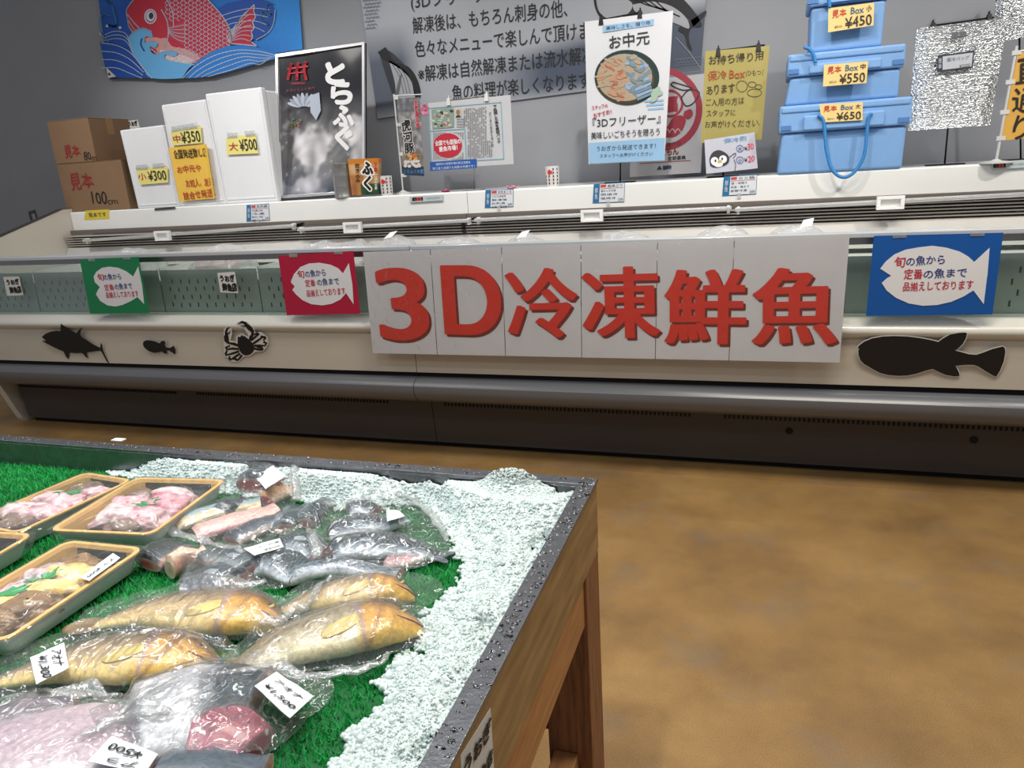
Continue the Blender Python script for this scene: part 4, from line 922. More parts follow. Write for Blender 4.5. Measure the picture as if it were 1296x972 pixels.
# ---------------------------------------------------------------- fisherman's flag
pg = Plane((0, YW-.02, 1.9)); q = [(112, -110), (368, -130), (383, 62.5), (138, 100.5)]
t = thing('fish_flag', 'bright blue fisherman flag with a red sea bream above waves', 'flag', cen(q, pg))
def flagz(u, v): return .006*math.sin(u*9+v*2)+.004*math.sin(u*17-1+v*3)
qe = q
def gcol(u, v):
    d = .5+.5*noise.noise(Vector((u*3, v*3, 2))); a = Vector((.01, .08, .38)); b = Vector((.03, .27, .72)); k = min(1, max(0, d*.9+(u-.6)*.9)); return tuple(a*(1-k)+b*k)
sheet(pg, qe, 'cloth', mat('flag_cloth', '#ffffff', .7, 0, .05, 30, attr='Col'), t, .0015, 40, 30, 0, cfn=gcol, fn=lambda u, v: flagz(u, v)*.8)
def F(pts): return S(pts, 120, 0, 4.8)
OF = .012
mb = MB()
# wave bodies
def wave(pts, m, off): poly_px(mb, pg, F(pts), m, off)
wave([(30, 255), (90, 262), (150, 280), (215, 315), (270, 370), (330, 440), (355, 474), (80, 472), (60, 400)], 1, OF)
wave([(60, 215), (110, 192), (170, 200), (215, 245), (225, 300), (150, 275), (90, 255)], 1, OF+.0004)
wave([(740, 55), (800, 20), (900, 0), (1000, -10), (1060, 10), (1095, 60), (1085, 140), (1050, 200), (1000, 240), (900, 240), (810, 190), (780, 120)], 1, OF)
# bream
body = smooth_poly([(190, 60), (225, 10), (290, -45), (400, -90), (520, -90), (640, -40), (720, 35), (790, 120), (825, 200), (820, 270), (740, 320), (660, 365), (560, 385), (440, 375), (370, 320), (280, 245), (215, 175), (200, 130)], 6)
poly_px(mb, pg, F(body), 2, OF+.0008)
tail = [(805, 220), (850, 160), (900, 95), (970, 25), (965, 70), (978, 100), (958, 135), (970, 165), (950, 195), (960, 225), (945, 250), (985, 280), (900, 270), (820, 265)]
poly_px(mb, pg, F(tail), 2, OF+.001)
head = smooth_poly([(190, 60), (225, 10), (290, -45), (380, -80), (420, -20), (445, 80), (448, 170), (430, 260), (400, 300), (330, 280), (260, 225), (215, 175), (200, 130)], 6)
poly_px(mb, pg, F(head), 3, OF+.0012)
poly_px(mb, pg, F(smooth_poly([(370, 250), (430, 230), (470, 280), (560, 300), (640, 350), (560, 385), (440, 375), (380, 320)], 6)), 4, OF+.0014)
poly_px(mb, pg, F(smooth_poly([(400, 300), (470, 318), (560, 345), (600, 368), (540, 384), (440, 374), (395, 338)], 6)), 10, OF+.00175)
poly_px(mb, pg, F(smooth_poly([(300, 235), (350, 225), (420, 240), (430, 262), (400, 298), (340, 285)], 6)), 4, OF+.00155)
poly_px(mb, pg, F(smooth_poly([(448, 160), (500, 145), (560, 135), (555, 200), (545, 270), (500, 250), (450, 220)], 5)), 5, OF+.0016)
def ln(pts, wd, m=6, off=OF+.0024, sm=True): line_px(mb, pg, bez(*F(pts), n=6) if sm else F(pts), wd, m, off)
ln(body+[body[0]], 1.3, sm=False); ln(tail+[tail[0]], 1.1, sm=False)
ln([(405, 60), (440, 130), (445, 220), (420, 290)], 1.5); ln([(430, -10), (470, 60), (478, 160)], 1)
for y in (150, 178, 205, 230, 255): ln([(452, 170+(y-150)*.3), (500, 160+(y-150)*.75), (552, y)], .9)
for k in range(7): ln([(820, 250-k*5), (890, 215-k*22+20), (955-k*2, 255-k*34)], .9)
# scales
from itertools import product
def inside(p, poly):
    x, y = p; c = False; n = len(poly)
    for i in range(n):
        x1, y1 = poly[i]; x2, y2 = poly[i-1]
        if (y1 > y) != (y2 > y) and x < (x2-x1)*(y-y1)/(y2-y1)+x1: c = not c
    return c
for i, j in product(range(18), range(20)):
    x, y = 445+i*23, -90+j*27+(i % 2)*13.5
    if inside((x, y), body) and inside((x-16, y), body) and inside((x, y+10), body) and not inside((x, y), head) and not (x < 560 and 120 < y < 290):
        ln([(x, y-13.5), (x-13, y-7), (x-17, y), (x-13, y+7), (x, y+13.5)], .75, 6, OF+.0022, False)
# eye and mouth
poly_px(mb, pg, F(ell_px((338, 100), 38, 46, 24)), 6, OF+.002); poly_px(mb, pg, F(ell_px((338, 100), 30, 38, 24)), 3, OF+.0026); poly_px(mb, pg, F(ell_px((338, 98), 26, 32, 24)), 6, OF+.003); poly_px(mb, pg, F(ell_px((342, 96), 14, 20, 18)), 7, OF+.0034)
ln([(200, 90), (240, 140), (290, 190)], 1.4); ln([(196, 112), (230, 165), (262, 205)], 1)
# splashing wave in front of the fish
wave(smooth_poly([(205, 230), (240, 190), (290, 172), (335, 185), (350, 220), (310, 225), (305, 255), (350, 250), (380, 265), (375, 285), (335, 285), (345, 320), (380, 330), (420, 312), (470, 310), (505, 325), (480, 340), (430, 330), (425, 355), (480, 372), (540, 380), (600, 392), (560, 440), (530, 474), (345, 474), (290, 410), (240, 330), (215, 290)], 5), 8, OF+.0036)
ln([(350, 225), (310, 222), (305, 255), (350, 250), (382, 268), (372, 286), (335, 285), (345, 322), (380, 330), (420, 312), (470, 310), (505, 326), (478, 342), (432, 332), (428, 358), (490, 374), (600, 392)], 1.1, 6, OF+.0042)
ln([(205, 230), (240, 190), (290, 172), (340, 188)], 1.6, 6, OF+.0042); ln([(200, 220), (225, 310), (275, 390), (345, 474)], 1.3, 6, OF+.0042); ln([(285, 235), (280, 270), (300, 310)], 1.6, 1, OF+.0044)
wave([(530, 474), (570, 415), (640, 360), (720, 310), (800, 280), (890, 272), (980, 285), (1060, 310), (1130, 335), (1085, 360), (960, 392), (800, 440), (700, 462), (600, 474)], 9, OF+.0036)
for k in range(5): ln([(535+k*38, 474-k*2), (600+k*35, 410+k*10), (720+k*30, 340+k*20), (860+k*20, 305+k*20), (1000, 312+k*20), (1100-k*14, 338+k*7)], 1.1, 6, OF+.0042)
for k in range(4): ln([(42, 262+k*50), (130, 275+k*46), (215, 320+k*42), (300-k*5, 420+k*18)], 1, 6, OF+.0026)
for k in range(3): ln([(62, 210+k*18), (120, 190+k*22), (180, 200+k*22), (215, 245+k*20)], .9, 6, OF+.0026)
for k in range(4): ln([(760+k*14, 100+k*30), (850, 70+k*34), (960, 50+k*38), (1060-k*10, 60+k*44)], .9, 6, OF+.0026)
ln([(1085, 20), (1050, 30), (1045, 70), (1075, 85), (1040, 95), (1020, 70), (1010, 110), (1040, 135), (1060, 160)], 1.6, 8, OF+.003); ln([(1095, 60), (1085, 140), (1050, 200), (980, 242)], 1, 6, OF+.003)
ln([(20, -20), (70, 0), (100, 30), (120, 90), (130, 150), (110, 160), (80, 150)], 2, 8, OF+.003); ln([(90, 95), (50, 90), (28, 130), (40, 200), (80, 250)], 1.6, 8, OF+.003)
for c in ((75, 157), (153, 168), (38, 205)): poly_px(mb, pg, F(ell_px(c, 9, 9, 12)), 6, OF+.003)
mb.build('printed_picture', [ink('#0d4aa8'), ink('#0f49a0'), ink('#b5203c'), ink('#b32438'), ink('#c58f8c'), ink('#b23a4c'), ink('#b9c4d4'), ink('#3a2a2c'), ink('#5fa6d8'), ink('#2277c8'), ink('#d3b9b8')], t)
mb = MB(); poly_px(mb, pg, F([(68, 408), (130, 465), (82, 474)]), 0, OF+.004); write(mb, pg, '魚', (136.5, 94), (140, 93.5), 3.5, 1, .08, OF+.0046); mb.build('corner_tab', [ink('#c8c2b6'), ink('#4a2420')], t)

# ---------------------------------------------------------------- blue cooler boxes
m_blue = mat('sky_blue_foam', '#79a3d4', .6, 0, .03, 30, .08, 500)
m_rope = mat('blue_rope', '#2f7fc0', .6, 0, .25, 260)
def cooler(q, zb, y0, depth, label, rope):
    """q: lid tl, tr ; lid bottom l, r ; body bottom l, r (pixels on the front)"""
    pl = Plane((0, y0, 1.3)); P_ = [on_y(*p, y0) for p in q]
    zt = (P_[0].z+P_[1].z)/2; zl = (P_[2].z+P_[3].z)/2; zb = zb if zb is not None else (P_[4].z+P_[5].z)/2
    x0, x1 = P_[0].x, P_[1].x; bx0, bx1 = P_[4].x, P_[5].x; lx0, lx1 = x0+.012, x1-.012
    t = thing('cooler_box', label, 'cooler box', ((x0+x1)/2, y0+depth/2, zb), 'stack of blue foam cooler boxes')
    def taper(v):
        k = v.z; xa = bx0+(lx0-bx0)*k; xb = bx1+(lx1-bx1)*k; ya = y0+.02-.008*k
        return Vector((xa+(xb-xa)*v.x, ya+(depth-.04+.016*k)*v.y, zb+(zl-zb)*k))
    mb = MB(); mb.box((0, 0, 0), (1, 1, 1), None, taper); mb.build('body', m_blue, t, bevel=.012)
    w_ = x1-x0; h = zl-zt
    mb = MB(); mb.box((x0, y0, zl+.001), (x1, y0+depth, zt)); o = mb.build('lid', m_blue, t, bevel=.009)
    mb = MB(); mb.box((x0+.006, y0-.006, zt-.03), (x1-.006, y0+depth+.006, zt-.002)); mb.build('lid_rim', m_blue, t, bevel=.008)
    mb = MB(); mb.box((x0+w_*.19, y0-.018, zl+.006), (x0+w_*.80, y0+.02, zt-.045)); mb.build('handle_block', m_blue, t, bevel=.006)
    for s in (0, 1):
        mb = MB(); xx = x0+w_*(.055 if s == 0 else .945); mb.box((xx-.02, y0-.004, zl+.012), (xx+.02, y0+.01, zl+.03)); mb.build('lid_catch', mat('dark_blue_recess', '#4a78b4', .6), t)
    if rope:
        pts = [on_y(x, y, y0-.024) for x, y in rope]; mb = MB(); r = .0065; n = len(pts)
        mb.tube(pts, r, 8)
        for ph in range(3):
            L_ = []
            for i in range(n*3-2):
                p = pts[i//3].lerp(pts[min(i//3+1, n-1)], (i % 3)/3); tt = (pts[min(i//3+1, n-1)]-pts[max(i//3-1, 0)]).normalized(); a = tt.cross(Vector((0, 1, 0))).normalized(); b_ = Vector((0, -1, 0)); g = i*.75+ph*2.094
                L_.append(p+(a*math.cos(g)+b_*math.sin(g))*r*.55)
            mb.tube(L_, r*.6, 5)
        mb.build('rope_handle', m_rope, t, smooth=True)
    return zt
BY = 3.455
z1 = cooler([(987, 135), (1156, 121.5), (987, 169), (1153, 158.5), (984, 217), (1143, 206.5)], ZT+.0, BY, .34, 'largest blue foam cooler box, bottom of the stack, with hanging rope handle',
            bez((1036, 146), (1042, 152), (1044, 168), (1046, 190), (1052, 212), (1062, 223), (1074, 223), (1086, 212), (1094, 195), (1097, 170), (1099, 150), (1103, 144), n=9))
z2 = cooler([(997.5, 69.5), (1147.5, 54.5), (997, 97.5), (1143, 86), (993, 133), (1138, 121)], z1+.001, BY+.015, .3, 'middle blue foam cooler box of the stack of three', bez((1018, 60), (1024, 62), (1029, 68), (1032, 79), n=6))
z3 = cooler([(1024, -10), (1128, -21), (1024, 9), (1127, -2), (1025, 63), (1117, 53)], z2+.001, BY+.03, .26, 'smallest blue foam cooler box, topmost of the stack', bez((1046, -5), (1049, 0), (1050, 9), n=6))
def box_tag(q, y, size, price, label):
    pl = Plane((0, y, 1.3)); tl, tr, br, bl = q
    def at(u, v): return (tl[0]*(1-u)*(1-v)+tr[0]*u*(1-v)+br[0]*u*v+bl[0]*(1-u)*v, tl[1]*(1-u)*(1-v)+tr[1]*u*(1-v)+br[1]*u*v+bl[1]*(1-u)*v)
    H = bl[1]-tl[1]
    price_tag(q, pl, label, [('見本', at(.08, .27), at(.40, .25), H*.30, 1), ('Box', at(.49, .24), at(.78, .24), H*.26, 2), (size, at(.83, .22), at(.95, .22), H*.25, 0), ('税込', at(.14, .83), at(.32, .82), H*.1, 0), ('¥'+price, at(.37, .72), at(.96, .70), H*.42, 0)], '#e6c884', 'price_tag', 'price tag', 'sample price tags on the blue boxes', cols=('#2e2722', '#c23b2b', '#1f5f86'), off=.002, bold=.014)
box_tag([(1037, 132), (1092, 129), (1092, 152), (1040, 155)], BY-.026, '大', '650', 'yellow sample price tag on the bottom blue cooler box')
box_tag([(1043, 82), (1099, 77.5), (1096.5, 105), (1041.5, 109.5)], BY-.012, '中', '550', 'yellow sample price tag on the middle blue cooler box')
box_tag([(1048.5, 10.5), (1106.5, 3), (1105.5, 32), (1048, 41)], BY+.006, '小', '450', 'yellow sample price tag on the topmost blue cooler box')

# ---------------------------------------------------------------- silver insulation bags
def silver_mat():
    m = bpy.data.materials.new('silver_bubble_foil'); m.use_nodes = True; nt = m.node_tree; N = nt.nodes; L = nt.links; b = N['Principled BSDF']
    b.inputs['Metallic'].default_value = 1; b.inputs['Roughness'].default_value = .26; b.inputs['Base Color'].default_value = (.6, .62, .64, 1)
    tc = N.new('ShaderNodeTexCoord'); v = N.new('ShaderNodeTexVoronoi'); v.inputs['Scale'].default_value = 150; mp = N.new('ShaderNodeMapping'); mp.inputs['Scale'].default_value = (.7, 1, 1.5)
    L.new(tc.outputs['Object'], mp.inputs[0]); L.new(mp.outputs[0], v.inputs['Vector'])
    n = N.new('ShaderNodeTexNoise'); n.inputs['Scale'].default_value = 80; n.inputs['Detail'].default_value = 4; L.new(mp.outputs[0], n.inputs['Vector'])
    ad = N.new('ShaderNodeMath'); ad.operation = 'ADD'; L.new(v.outputs['Distance'], ad.inputs[0]); L.new(n.outputs['Fac'], ad.inputs[1])
    bp = N.new('ShaderNodeBump'); bp.inputs['Strength'].default_value = .6; bp.inputs['Distance'].default_value = .01; L.new(ad.outputs[0], bp.inputs['Height']); L.new(bp.outputs[0], b.inputs['Normal'])
    return m
m_foil = silver_mat()
def foilbag(q, y, label, hole=True, th=.02):
    pl = Plane((0, y, 1.4)); t = thing('insulated_bag', label, 'bag', cen(q, pl), 'silver insulated bags'); tl, tr, br, bl = [pl.at(*p) for p in q]
    def fn(u, v, s):
        p = (bl*(1-u)+br*u)*(1-v)+(tl*(1-u)+tr*u)*v; e = (1-(2*u-1)**6)*(1-(2*v-1)**6)
        return p+Vector((0, s*(th*e*(.5+.5*noise.noise(Vector((u*3, v*3, s))))+.0025*math.sin(v*150)*e), 0))
    mb = MB(); mb.grid(lambda u, v: fn(u, v, -1), 40, 90); mb.grid(lambda u, v: fn(u, v, 1)+Vector((0, .001, 0)), 20, 20); mb.build('bag_body', m_foil, t, smooth=True)
    return pl, t
stand('black clip stand holding the silver insulated bag', (1196, 203), (1212, 28), 3.62, ((1178, 33), (1258, 22)), [(1181, 33), (1252, 22)])
pbag, tb = foilbag([(1160, 36), (1276, 22), (1253, 158.5), (1149, 166)], 3.58, 'silver insulated bag with a small white label hanging from a clip stand')
plb = Plane((0, 3.552, 1.4)); q = [(1187, 70), (1233.5, 64), (1231, 85.5), (1186, 91)]
sheet(plb, q, 'label', paper('#2c3442'), tb, .004, 2, 2)
mb = MB(); poly_px(mb, plb, [(1193, 71.5), (1231.5, 66.5), (1229.5, 84), (1193, 88.5)], 0, .0012); write(mb, plb, '保冷バッグ', (1198, 76), (1227, 72.5), 5, 1, .01, .002); write(mb, plb, '¥200', (1214, 84), (1228, 82), 4, 1, .01, .002); write(mb, plb, '見本', (1189.8, 74), (1189.6, 87), 4, 2, .02, .002, 0, vert=True)
mb.build('lettering', [ink('#b9bcc6'), ink('#4a4d55'), ink('#b7bac2')], tb)
mb = MB()
for q in ([(1205, 41), (1213, 40), (1212.5, 47), (1204.5, 48)], [(1215, 40), (1224, 39), (1223.5, 45.5), (1214.5, 46.5)]): mb.prism([Plane((0, 3.555, 1)).at(*p) for p in q], (0, .002, 0))
mb.build('handle_hole', mat('hole_grey', '#5d6066', .6), tb)
stand('tall black clip stand holding the second silver insulated bag', (1292, 200), (1289, -62), 3.76, ((1262, -58), (1322, -66)), [(1264, -58), (1320, -66)])
foilbag([(1256, -60), (1330, -70), (1320, 42), (1262, 54)], 3.72, 'second silver insulated bag at the upper right edge behind the orange pennant', False)

# ---------------------------------------------------------------- orange pennant at right edge
po = Plane((0, 3.49, 1.3)); yb = 3.495
t = thing('orange_pennant', 'orange vertical pennant on a white pole at the right edge of the shelf', 'pennant', Vector((on_y(1261, 200, yb).x, yb, ZT)))
b = on_y(1261, 200, yb); b.z = ZT
mb = MB(); mb.tube([b+Vector((0, 0, .003)), on_y(1287, 58, yb)], .0052); mb.tube([on_y(1282, 66, yb), on_y(1340, 58, yb)], .004)
for p in ((1285, 67), (1277, 104), (1270, 142), (1265, 175)): c = on_y(*p, yb); mb.box(tuple(c-Vector((.012, .008, .008))), tuple(c+Vector((.018, .004, .008))))
mb.build('pole', mat('white_pole', '#c9c9c8', .4), t); mb = MB(); mb.lathe([(.06, 0), (.06, .005), (.02, .01), (.008, .016)], (b.x, yb, ZT), 24); mb.build('base', mat('white_pole', '#c9c9c8', .4), t)
sheet(po, [(1288, 67), (1345, 60), (1328, 172), (1267, 178)], 'cloth', mat('orange_cloth', '#cf9f45', .7, 0, .05, 8), t, .001, 8, 8, 0, wav=.001)
mb = MB(); write(mb, po, '直通り', (1305, 70), (1291, 178), 27, 0, .015, .003, 1.5, vert=True)
mb.build('lettering', ink('#1d1713'), t)

# ---------------------------------------------------------------- price cards on the canopy front
def pcard(q, label, lines):
    t = thing('price_card', label, 'price card', cen(q, PC), 'price cards clipped along the shelf front'); tl, tr, br, bl = q
    def at(u, v): return (tl[0]*(1-u)*(1-v)+tr[0]*u*(1-v)+br[0]*u*v+bl[0]*(1-u)*v, tl[1]*(1-u)*(1-v)+tr[1]*u*(1-v)+br[1]*u*v+bl[1]*(1-u)*v)
    sheet(PC, q, 'card', card('#2f6f9c'), t, .0012, 2, 2)
    mb = MB(); H = bl[1]-tl[1]; poly_px(mb, PC, [at(.2, .03), at(.985, .04), at(.985, .96), at(.2, .96)], 0, .0022)
    poly_px(mb, PC, [at(.22, .06), at(.40, .06), at(.40, .2), at(.22, .2)], 3, .003); write(mb, PC, lines[0], at(.44, .15), at(.92, .14), H*.15, 1, .01, .003); 
    line_px(mb, PC, [at(.22, .26), at(.95, .26)], .5, 3, .003)
    for k, s in enumerate(lines[1:]): write(mb, PC, s, at(.24, .38+.19*k), at(.72+.06*(k % 2), .38+.19*k), H*.12, 1, 0, .003)
    write(mb, PC, '200', at(.8, .86), at(.96, .84), H*.13, 1, .01, .003)
    write(mb, PC, '鮮魚', at(.1, .2), at(.1, .8), H*.16, 0, 0, .003, 0, vert=True)
    mb.build('lettering', [ink('#d4d8df'), ink('#23262c'), ink('#3f78a8'), ink('#c4452f')], t)
    mb = MB(); c = PC.at(*at(.5, 1.0)); mb.box(tuple(c+Vector((-.008, -.004, -.012))), tuple(c+Vector((.008, .0, .012)))); mb.build('card_clip', m_clearp, t)
pcard([(312, 259.5), (340, 257.5), (341.5, 279), (312, 280.5)], 'small blue-edged price card clipped below the tallest foam box', ['天然鯛', '切身2枚', '冷凍', '煮付け・焼き', '鍋もの'])
pcard([(614.5, 240.5), (650, 239), (649.5, 262), (613.5, 263.5)], 'small blue-edged price card clipped below the newspaper clipping', ['天然まぐろ', 'とろける刺身用', '解凍後', 'お刺身', '冷凍・要加熱'])
pcard([(751.5, 233), (791, 230.5), (790, 256), (750, 257.5)], 'small blue-edged price card clipped below the white food poster', ['長崎ぶり', '脂のった切身', '照焼き', '塩焼き'])
pcard([(916, 223.5), (958.5, 220.5), (957, 246), (914, 248.5)], 'small blue-edged price card clipped below the penguin card', ['カニ鍋', '鍋・味噌汁', '刺身・塩ゆで', '新鮮冷凍'])

# ================================================================ FISH TABLE
ZM = .605                                                  # bed of the steel tray
TX0, TX1, TY0, TY1, TZ = -2.05, -.265, .16, 1.207, .66
m_ss = mat('wet_stainless', '#808186', .32, .85, .12, 60, .12, 240)
m_ply = mat('plywood_apron', '#947549', .6, 0, .16, 9, .04, 60, stretch=(6, .8, 6), col2='#a48557')
m_rail_w = mat('pine_rail', '#b07c4c', .6, 0, .14, 14, .05, 40, stretch=(8, .7, 8), col2='#b98552')
m_post = mat('cedar_post', '#7a5236', .65, 0, .22, 16, .05, 40, stretch=(8, 8, .7), col2='#94643f')
tb = thing('display_table', 'wooden fish display table with a wet stainless steel tray top', 'table', ((TX0+TX1)/2, (TY0+TY1)/2, 0))
mb = MB(); w_ = .03; zb = ZM-.012; tk = .003
mb.box((TX0+w_-tk, TY0+w_-tk, zb-.002), (TX1-w_+tk, TY1-w_+tk, zb))                # tray floor
for lo, hi in (((TX0, TY1-w_, TZ-.006), (TX1, TY1, TZ)), ((TX0, TY0, TZ-.006), (TX1, TY0+w_, TZ)), ((TX0, TY0+w_, TZ-.006), (TX0+w_, TY1-w_, TZ)), ((TX1-w_, TY0+w_, TZ-.006), (TX1, TY1-w_, TZ)),
               ((TX0+w_-tk, TY1-w_, zb), (TX1-w_+tk, TY1-w_+tk, TZ-.006)), ((TX0+w_-tk, TY0+w_-tk, zb), (TX1-w_+tk, TY0+w_, TZ-.006)), ((TX0+w_-tk, TY0+w_, zb), (TX0+w_, TY1-w_, TZ-.006)), ((TX1-w_, TY0+w_, zb), (TX1-w_+tk, TY1-w_, TZ-.006))): mb.box(lo, hi)
mb.build('steel_tray', m_ss, tb, bevel=.0015)
mb = MB()
mb.box((TX1-.02, TY0, .522), (TX1-.003, TY1-.002, TZ-.0065)); mb.build('apron_board', m_ply, tb, bevel=.001)
mb = MB(); mb.box((TX0, TY1-.02, .522), (TX1-.0205, TY1-.003, TZ-.0065)); mb.build('apron_board', m_ply, tb)
mb = MB(); mb.box((TX1-.055, TY0, .425), (TX1-.008, TY1-.09, .5215)); mb.build('side_rail', m_rail_w, tb, bevel=.002)
for x, y in ((TX1-.086, TY1-.107), (TX0+.005, TY1-.107), (TX1-.086, TY0+.005), (TX0+.005, TY0+.005)):
    mb = MB(); mb.box((x, y, 0), (x+.083, y+.1, .5215 if y > .5 else .4245)); mb.build('leg', m_post, tb, bevel=.002)
mb = MB(); mb.box((TX0+.09, TY1-.095, .18), (TX1-.087, TY1-.055, .27)); mb.build('stretcher', m_post, tb, bevel=.002)
mb = MB(); mb.box((TX1-.075, TY0+.11, .05), (TX1-.03, TY1-.108, .15)); mb.build('stretcher', m_rail_w, tb, bevel=.002)
mb = MB()
for k in range(4): mb.box((TX0+.09, TY0+.12+k*.2, .2705), (TX1-.16, TY0+.30+k*.2, .288))
mb.build('lower_shelf', m_rail_w, tb, bevel=.002)
sticker([(583, 957), (621, 896), (626, 985), (588, 1050)], Plane((TX1-.0025, .6, .6), (1, 0, 0)), 'pale brush-lettered paper sign on the wooden apron of the fish table', [('うおぎ', (588, 975), (622, 918), 26), ('鮮魚店', (600, 998), (624, 955), 22)], name='shop_sign', off=.0016)
# water drops on the rim
mb = MB(); rr = random.Random(21)
for k in range(520):
    side = rr.random()
    if side < .62: x, y = rr.uniform(TX1-w_+.003, TX1-.003), TY0+.2+rr.random()*(TY1-TY0-.2)
    else: x, y = rr.uniform(TX0+.2, TX1-.01), rr.uniform(TY1-w_+.003, TY1-.003)
    r = rr.choice([.0012, .0016, .002, .0026, .004]); e = rr.uniform(.7, 1.6)
    mb.lathe([(r, 0), (r*.85, r*.28), (r*.5, r*.45), (.0001, r*.5)], (0, 0, 0), 8); vs = mb.v[-32:]; mb.v[-32:] = [(x+v[0]*e, y+v[1]/e, TZ+.0001+v[2]) for v in vs]
m_water = mat('water', '#ffffff', .03, 0, 0, trans=1, spec=.6)
o = mb.build('water_drops', m_water, None, smooth=True, base=(TX1, TY1, TZ)); tag(o, 'water drops scattered on the steel rim of the fish table', 'water drops', kind='stuff')
mb = MB(); c = on_z(150.5, 557.5, TZ); mb.box((c.x-.016, c.y-.007, TZ), (c.x+.014, c.y+.008, TZ+.003)); tag(mb.build('paper_scrap', paper('#e6e8ea'), base=(c.x, c.y, TZ), bevel=.0008), 'small white scrap lying on the far steel rim of the fish table', 'paper scrap')

# ---------------------------------------------------------------- turf
def np_mesh(name, V, F, mats, mi=None, base=(0, 0, 0), smooth=False):
    me = bpy.data.meshes.new(name); V = np.asarray(V, np.float32)-np.asarray(base, np.float32); F = np.asarray(F, np.int32)
    me.vertices.add(len(V)); me.vertices.foreach_set('co', V.ravel()); k = F.shape[1]
    me.loops.add(F.size); me.loops.foreach_set('vertex_index', F.ravel()); me.polygons.add(len(F))
    me.polygons.foreach_set('loop_start', np.arange(len(F), dtype=np.int32)*k); me.polygons.foreach_set('loop_total', np.full(len(F), k, np.int32))
    for m in (mats if isinstance(mats, list) else [mats]): me.materials.append(m)
    if mi is not None: me.polygons.foreach_set('material_index', np.asarray(mi, np.int32))
    me.update(calc_edges=True); me.validate()
    if smooth: me.polygons.foreach_set('use_smooth', np.ones(len(F), bool))
    o = bpy.data.objects.new(name, me); COL.objects.link(o); o.location = base; ORG[o] = Vector(base); return o
NR_ = np.random.default_rng(4)
ix0, ix1, iy0, iy1 = TX0+w_+.002, TX1-w_-.002, TY0+w_+.002, TY1-w_-.002
mt = thing('artificial_grass_mat', 'bright green artificial grass mat lining the steel tray', 'grass mat', ((ix0+ix1)/2, (iy0+iy1)/2, zb))
mb = MB(); mb.box((ix0, iy0, zb), (ix1, iy1, ZM-.004)); mb.build('backing', mat('turf_backing', '#0b5a2a', .8, 0, .1), mt)
n = 95000
bxv = NR_.uniform(ix0+.004, ix1-.004, n); byv = NR_.uniform(.44, iy1-.003, n); a = NR_.uniform(0, 6.283, n); wv = NR_.uniform(.0007, .0013, n); hv = NR_.uniform(.007, .012, n); lx = NR_.normal(0, .004, n); ly = NR_.normal(0, .004, n)
V = np.zeros((n, 3, 3)); z0 = ZM-.004
V[:, 0] = np.stack([bxv-wv*np.cos(a), byv-wv*np.sin(a), np.full(n, z0)], 1); V[:, 1] = np.stack([bxv+wv*np.cos(a), byv+wv*np.sin(a), np.full(n, z0)], 1)
V[:, 2] = np.stack([np.clip(bxv+lx, ix0, ix1), np.clip(byv+ly, .2, iy1), z0+hv], 1)
m_turf = mat('turf_green', '#25ab52', .55, 0, .22, 30, spec=.3)
o = np_mesh('turf_pile', V.reshape(-1, 3), np.arange(n*3).reshape(-1, 3), m_turf, base=tuple(ORG[mt])); o.parent = mt; o.location = (0, 0, 0); o['kind'] = 'stuff'
ZG = ZM+.004

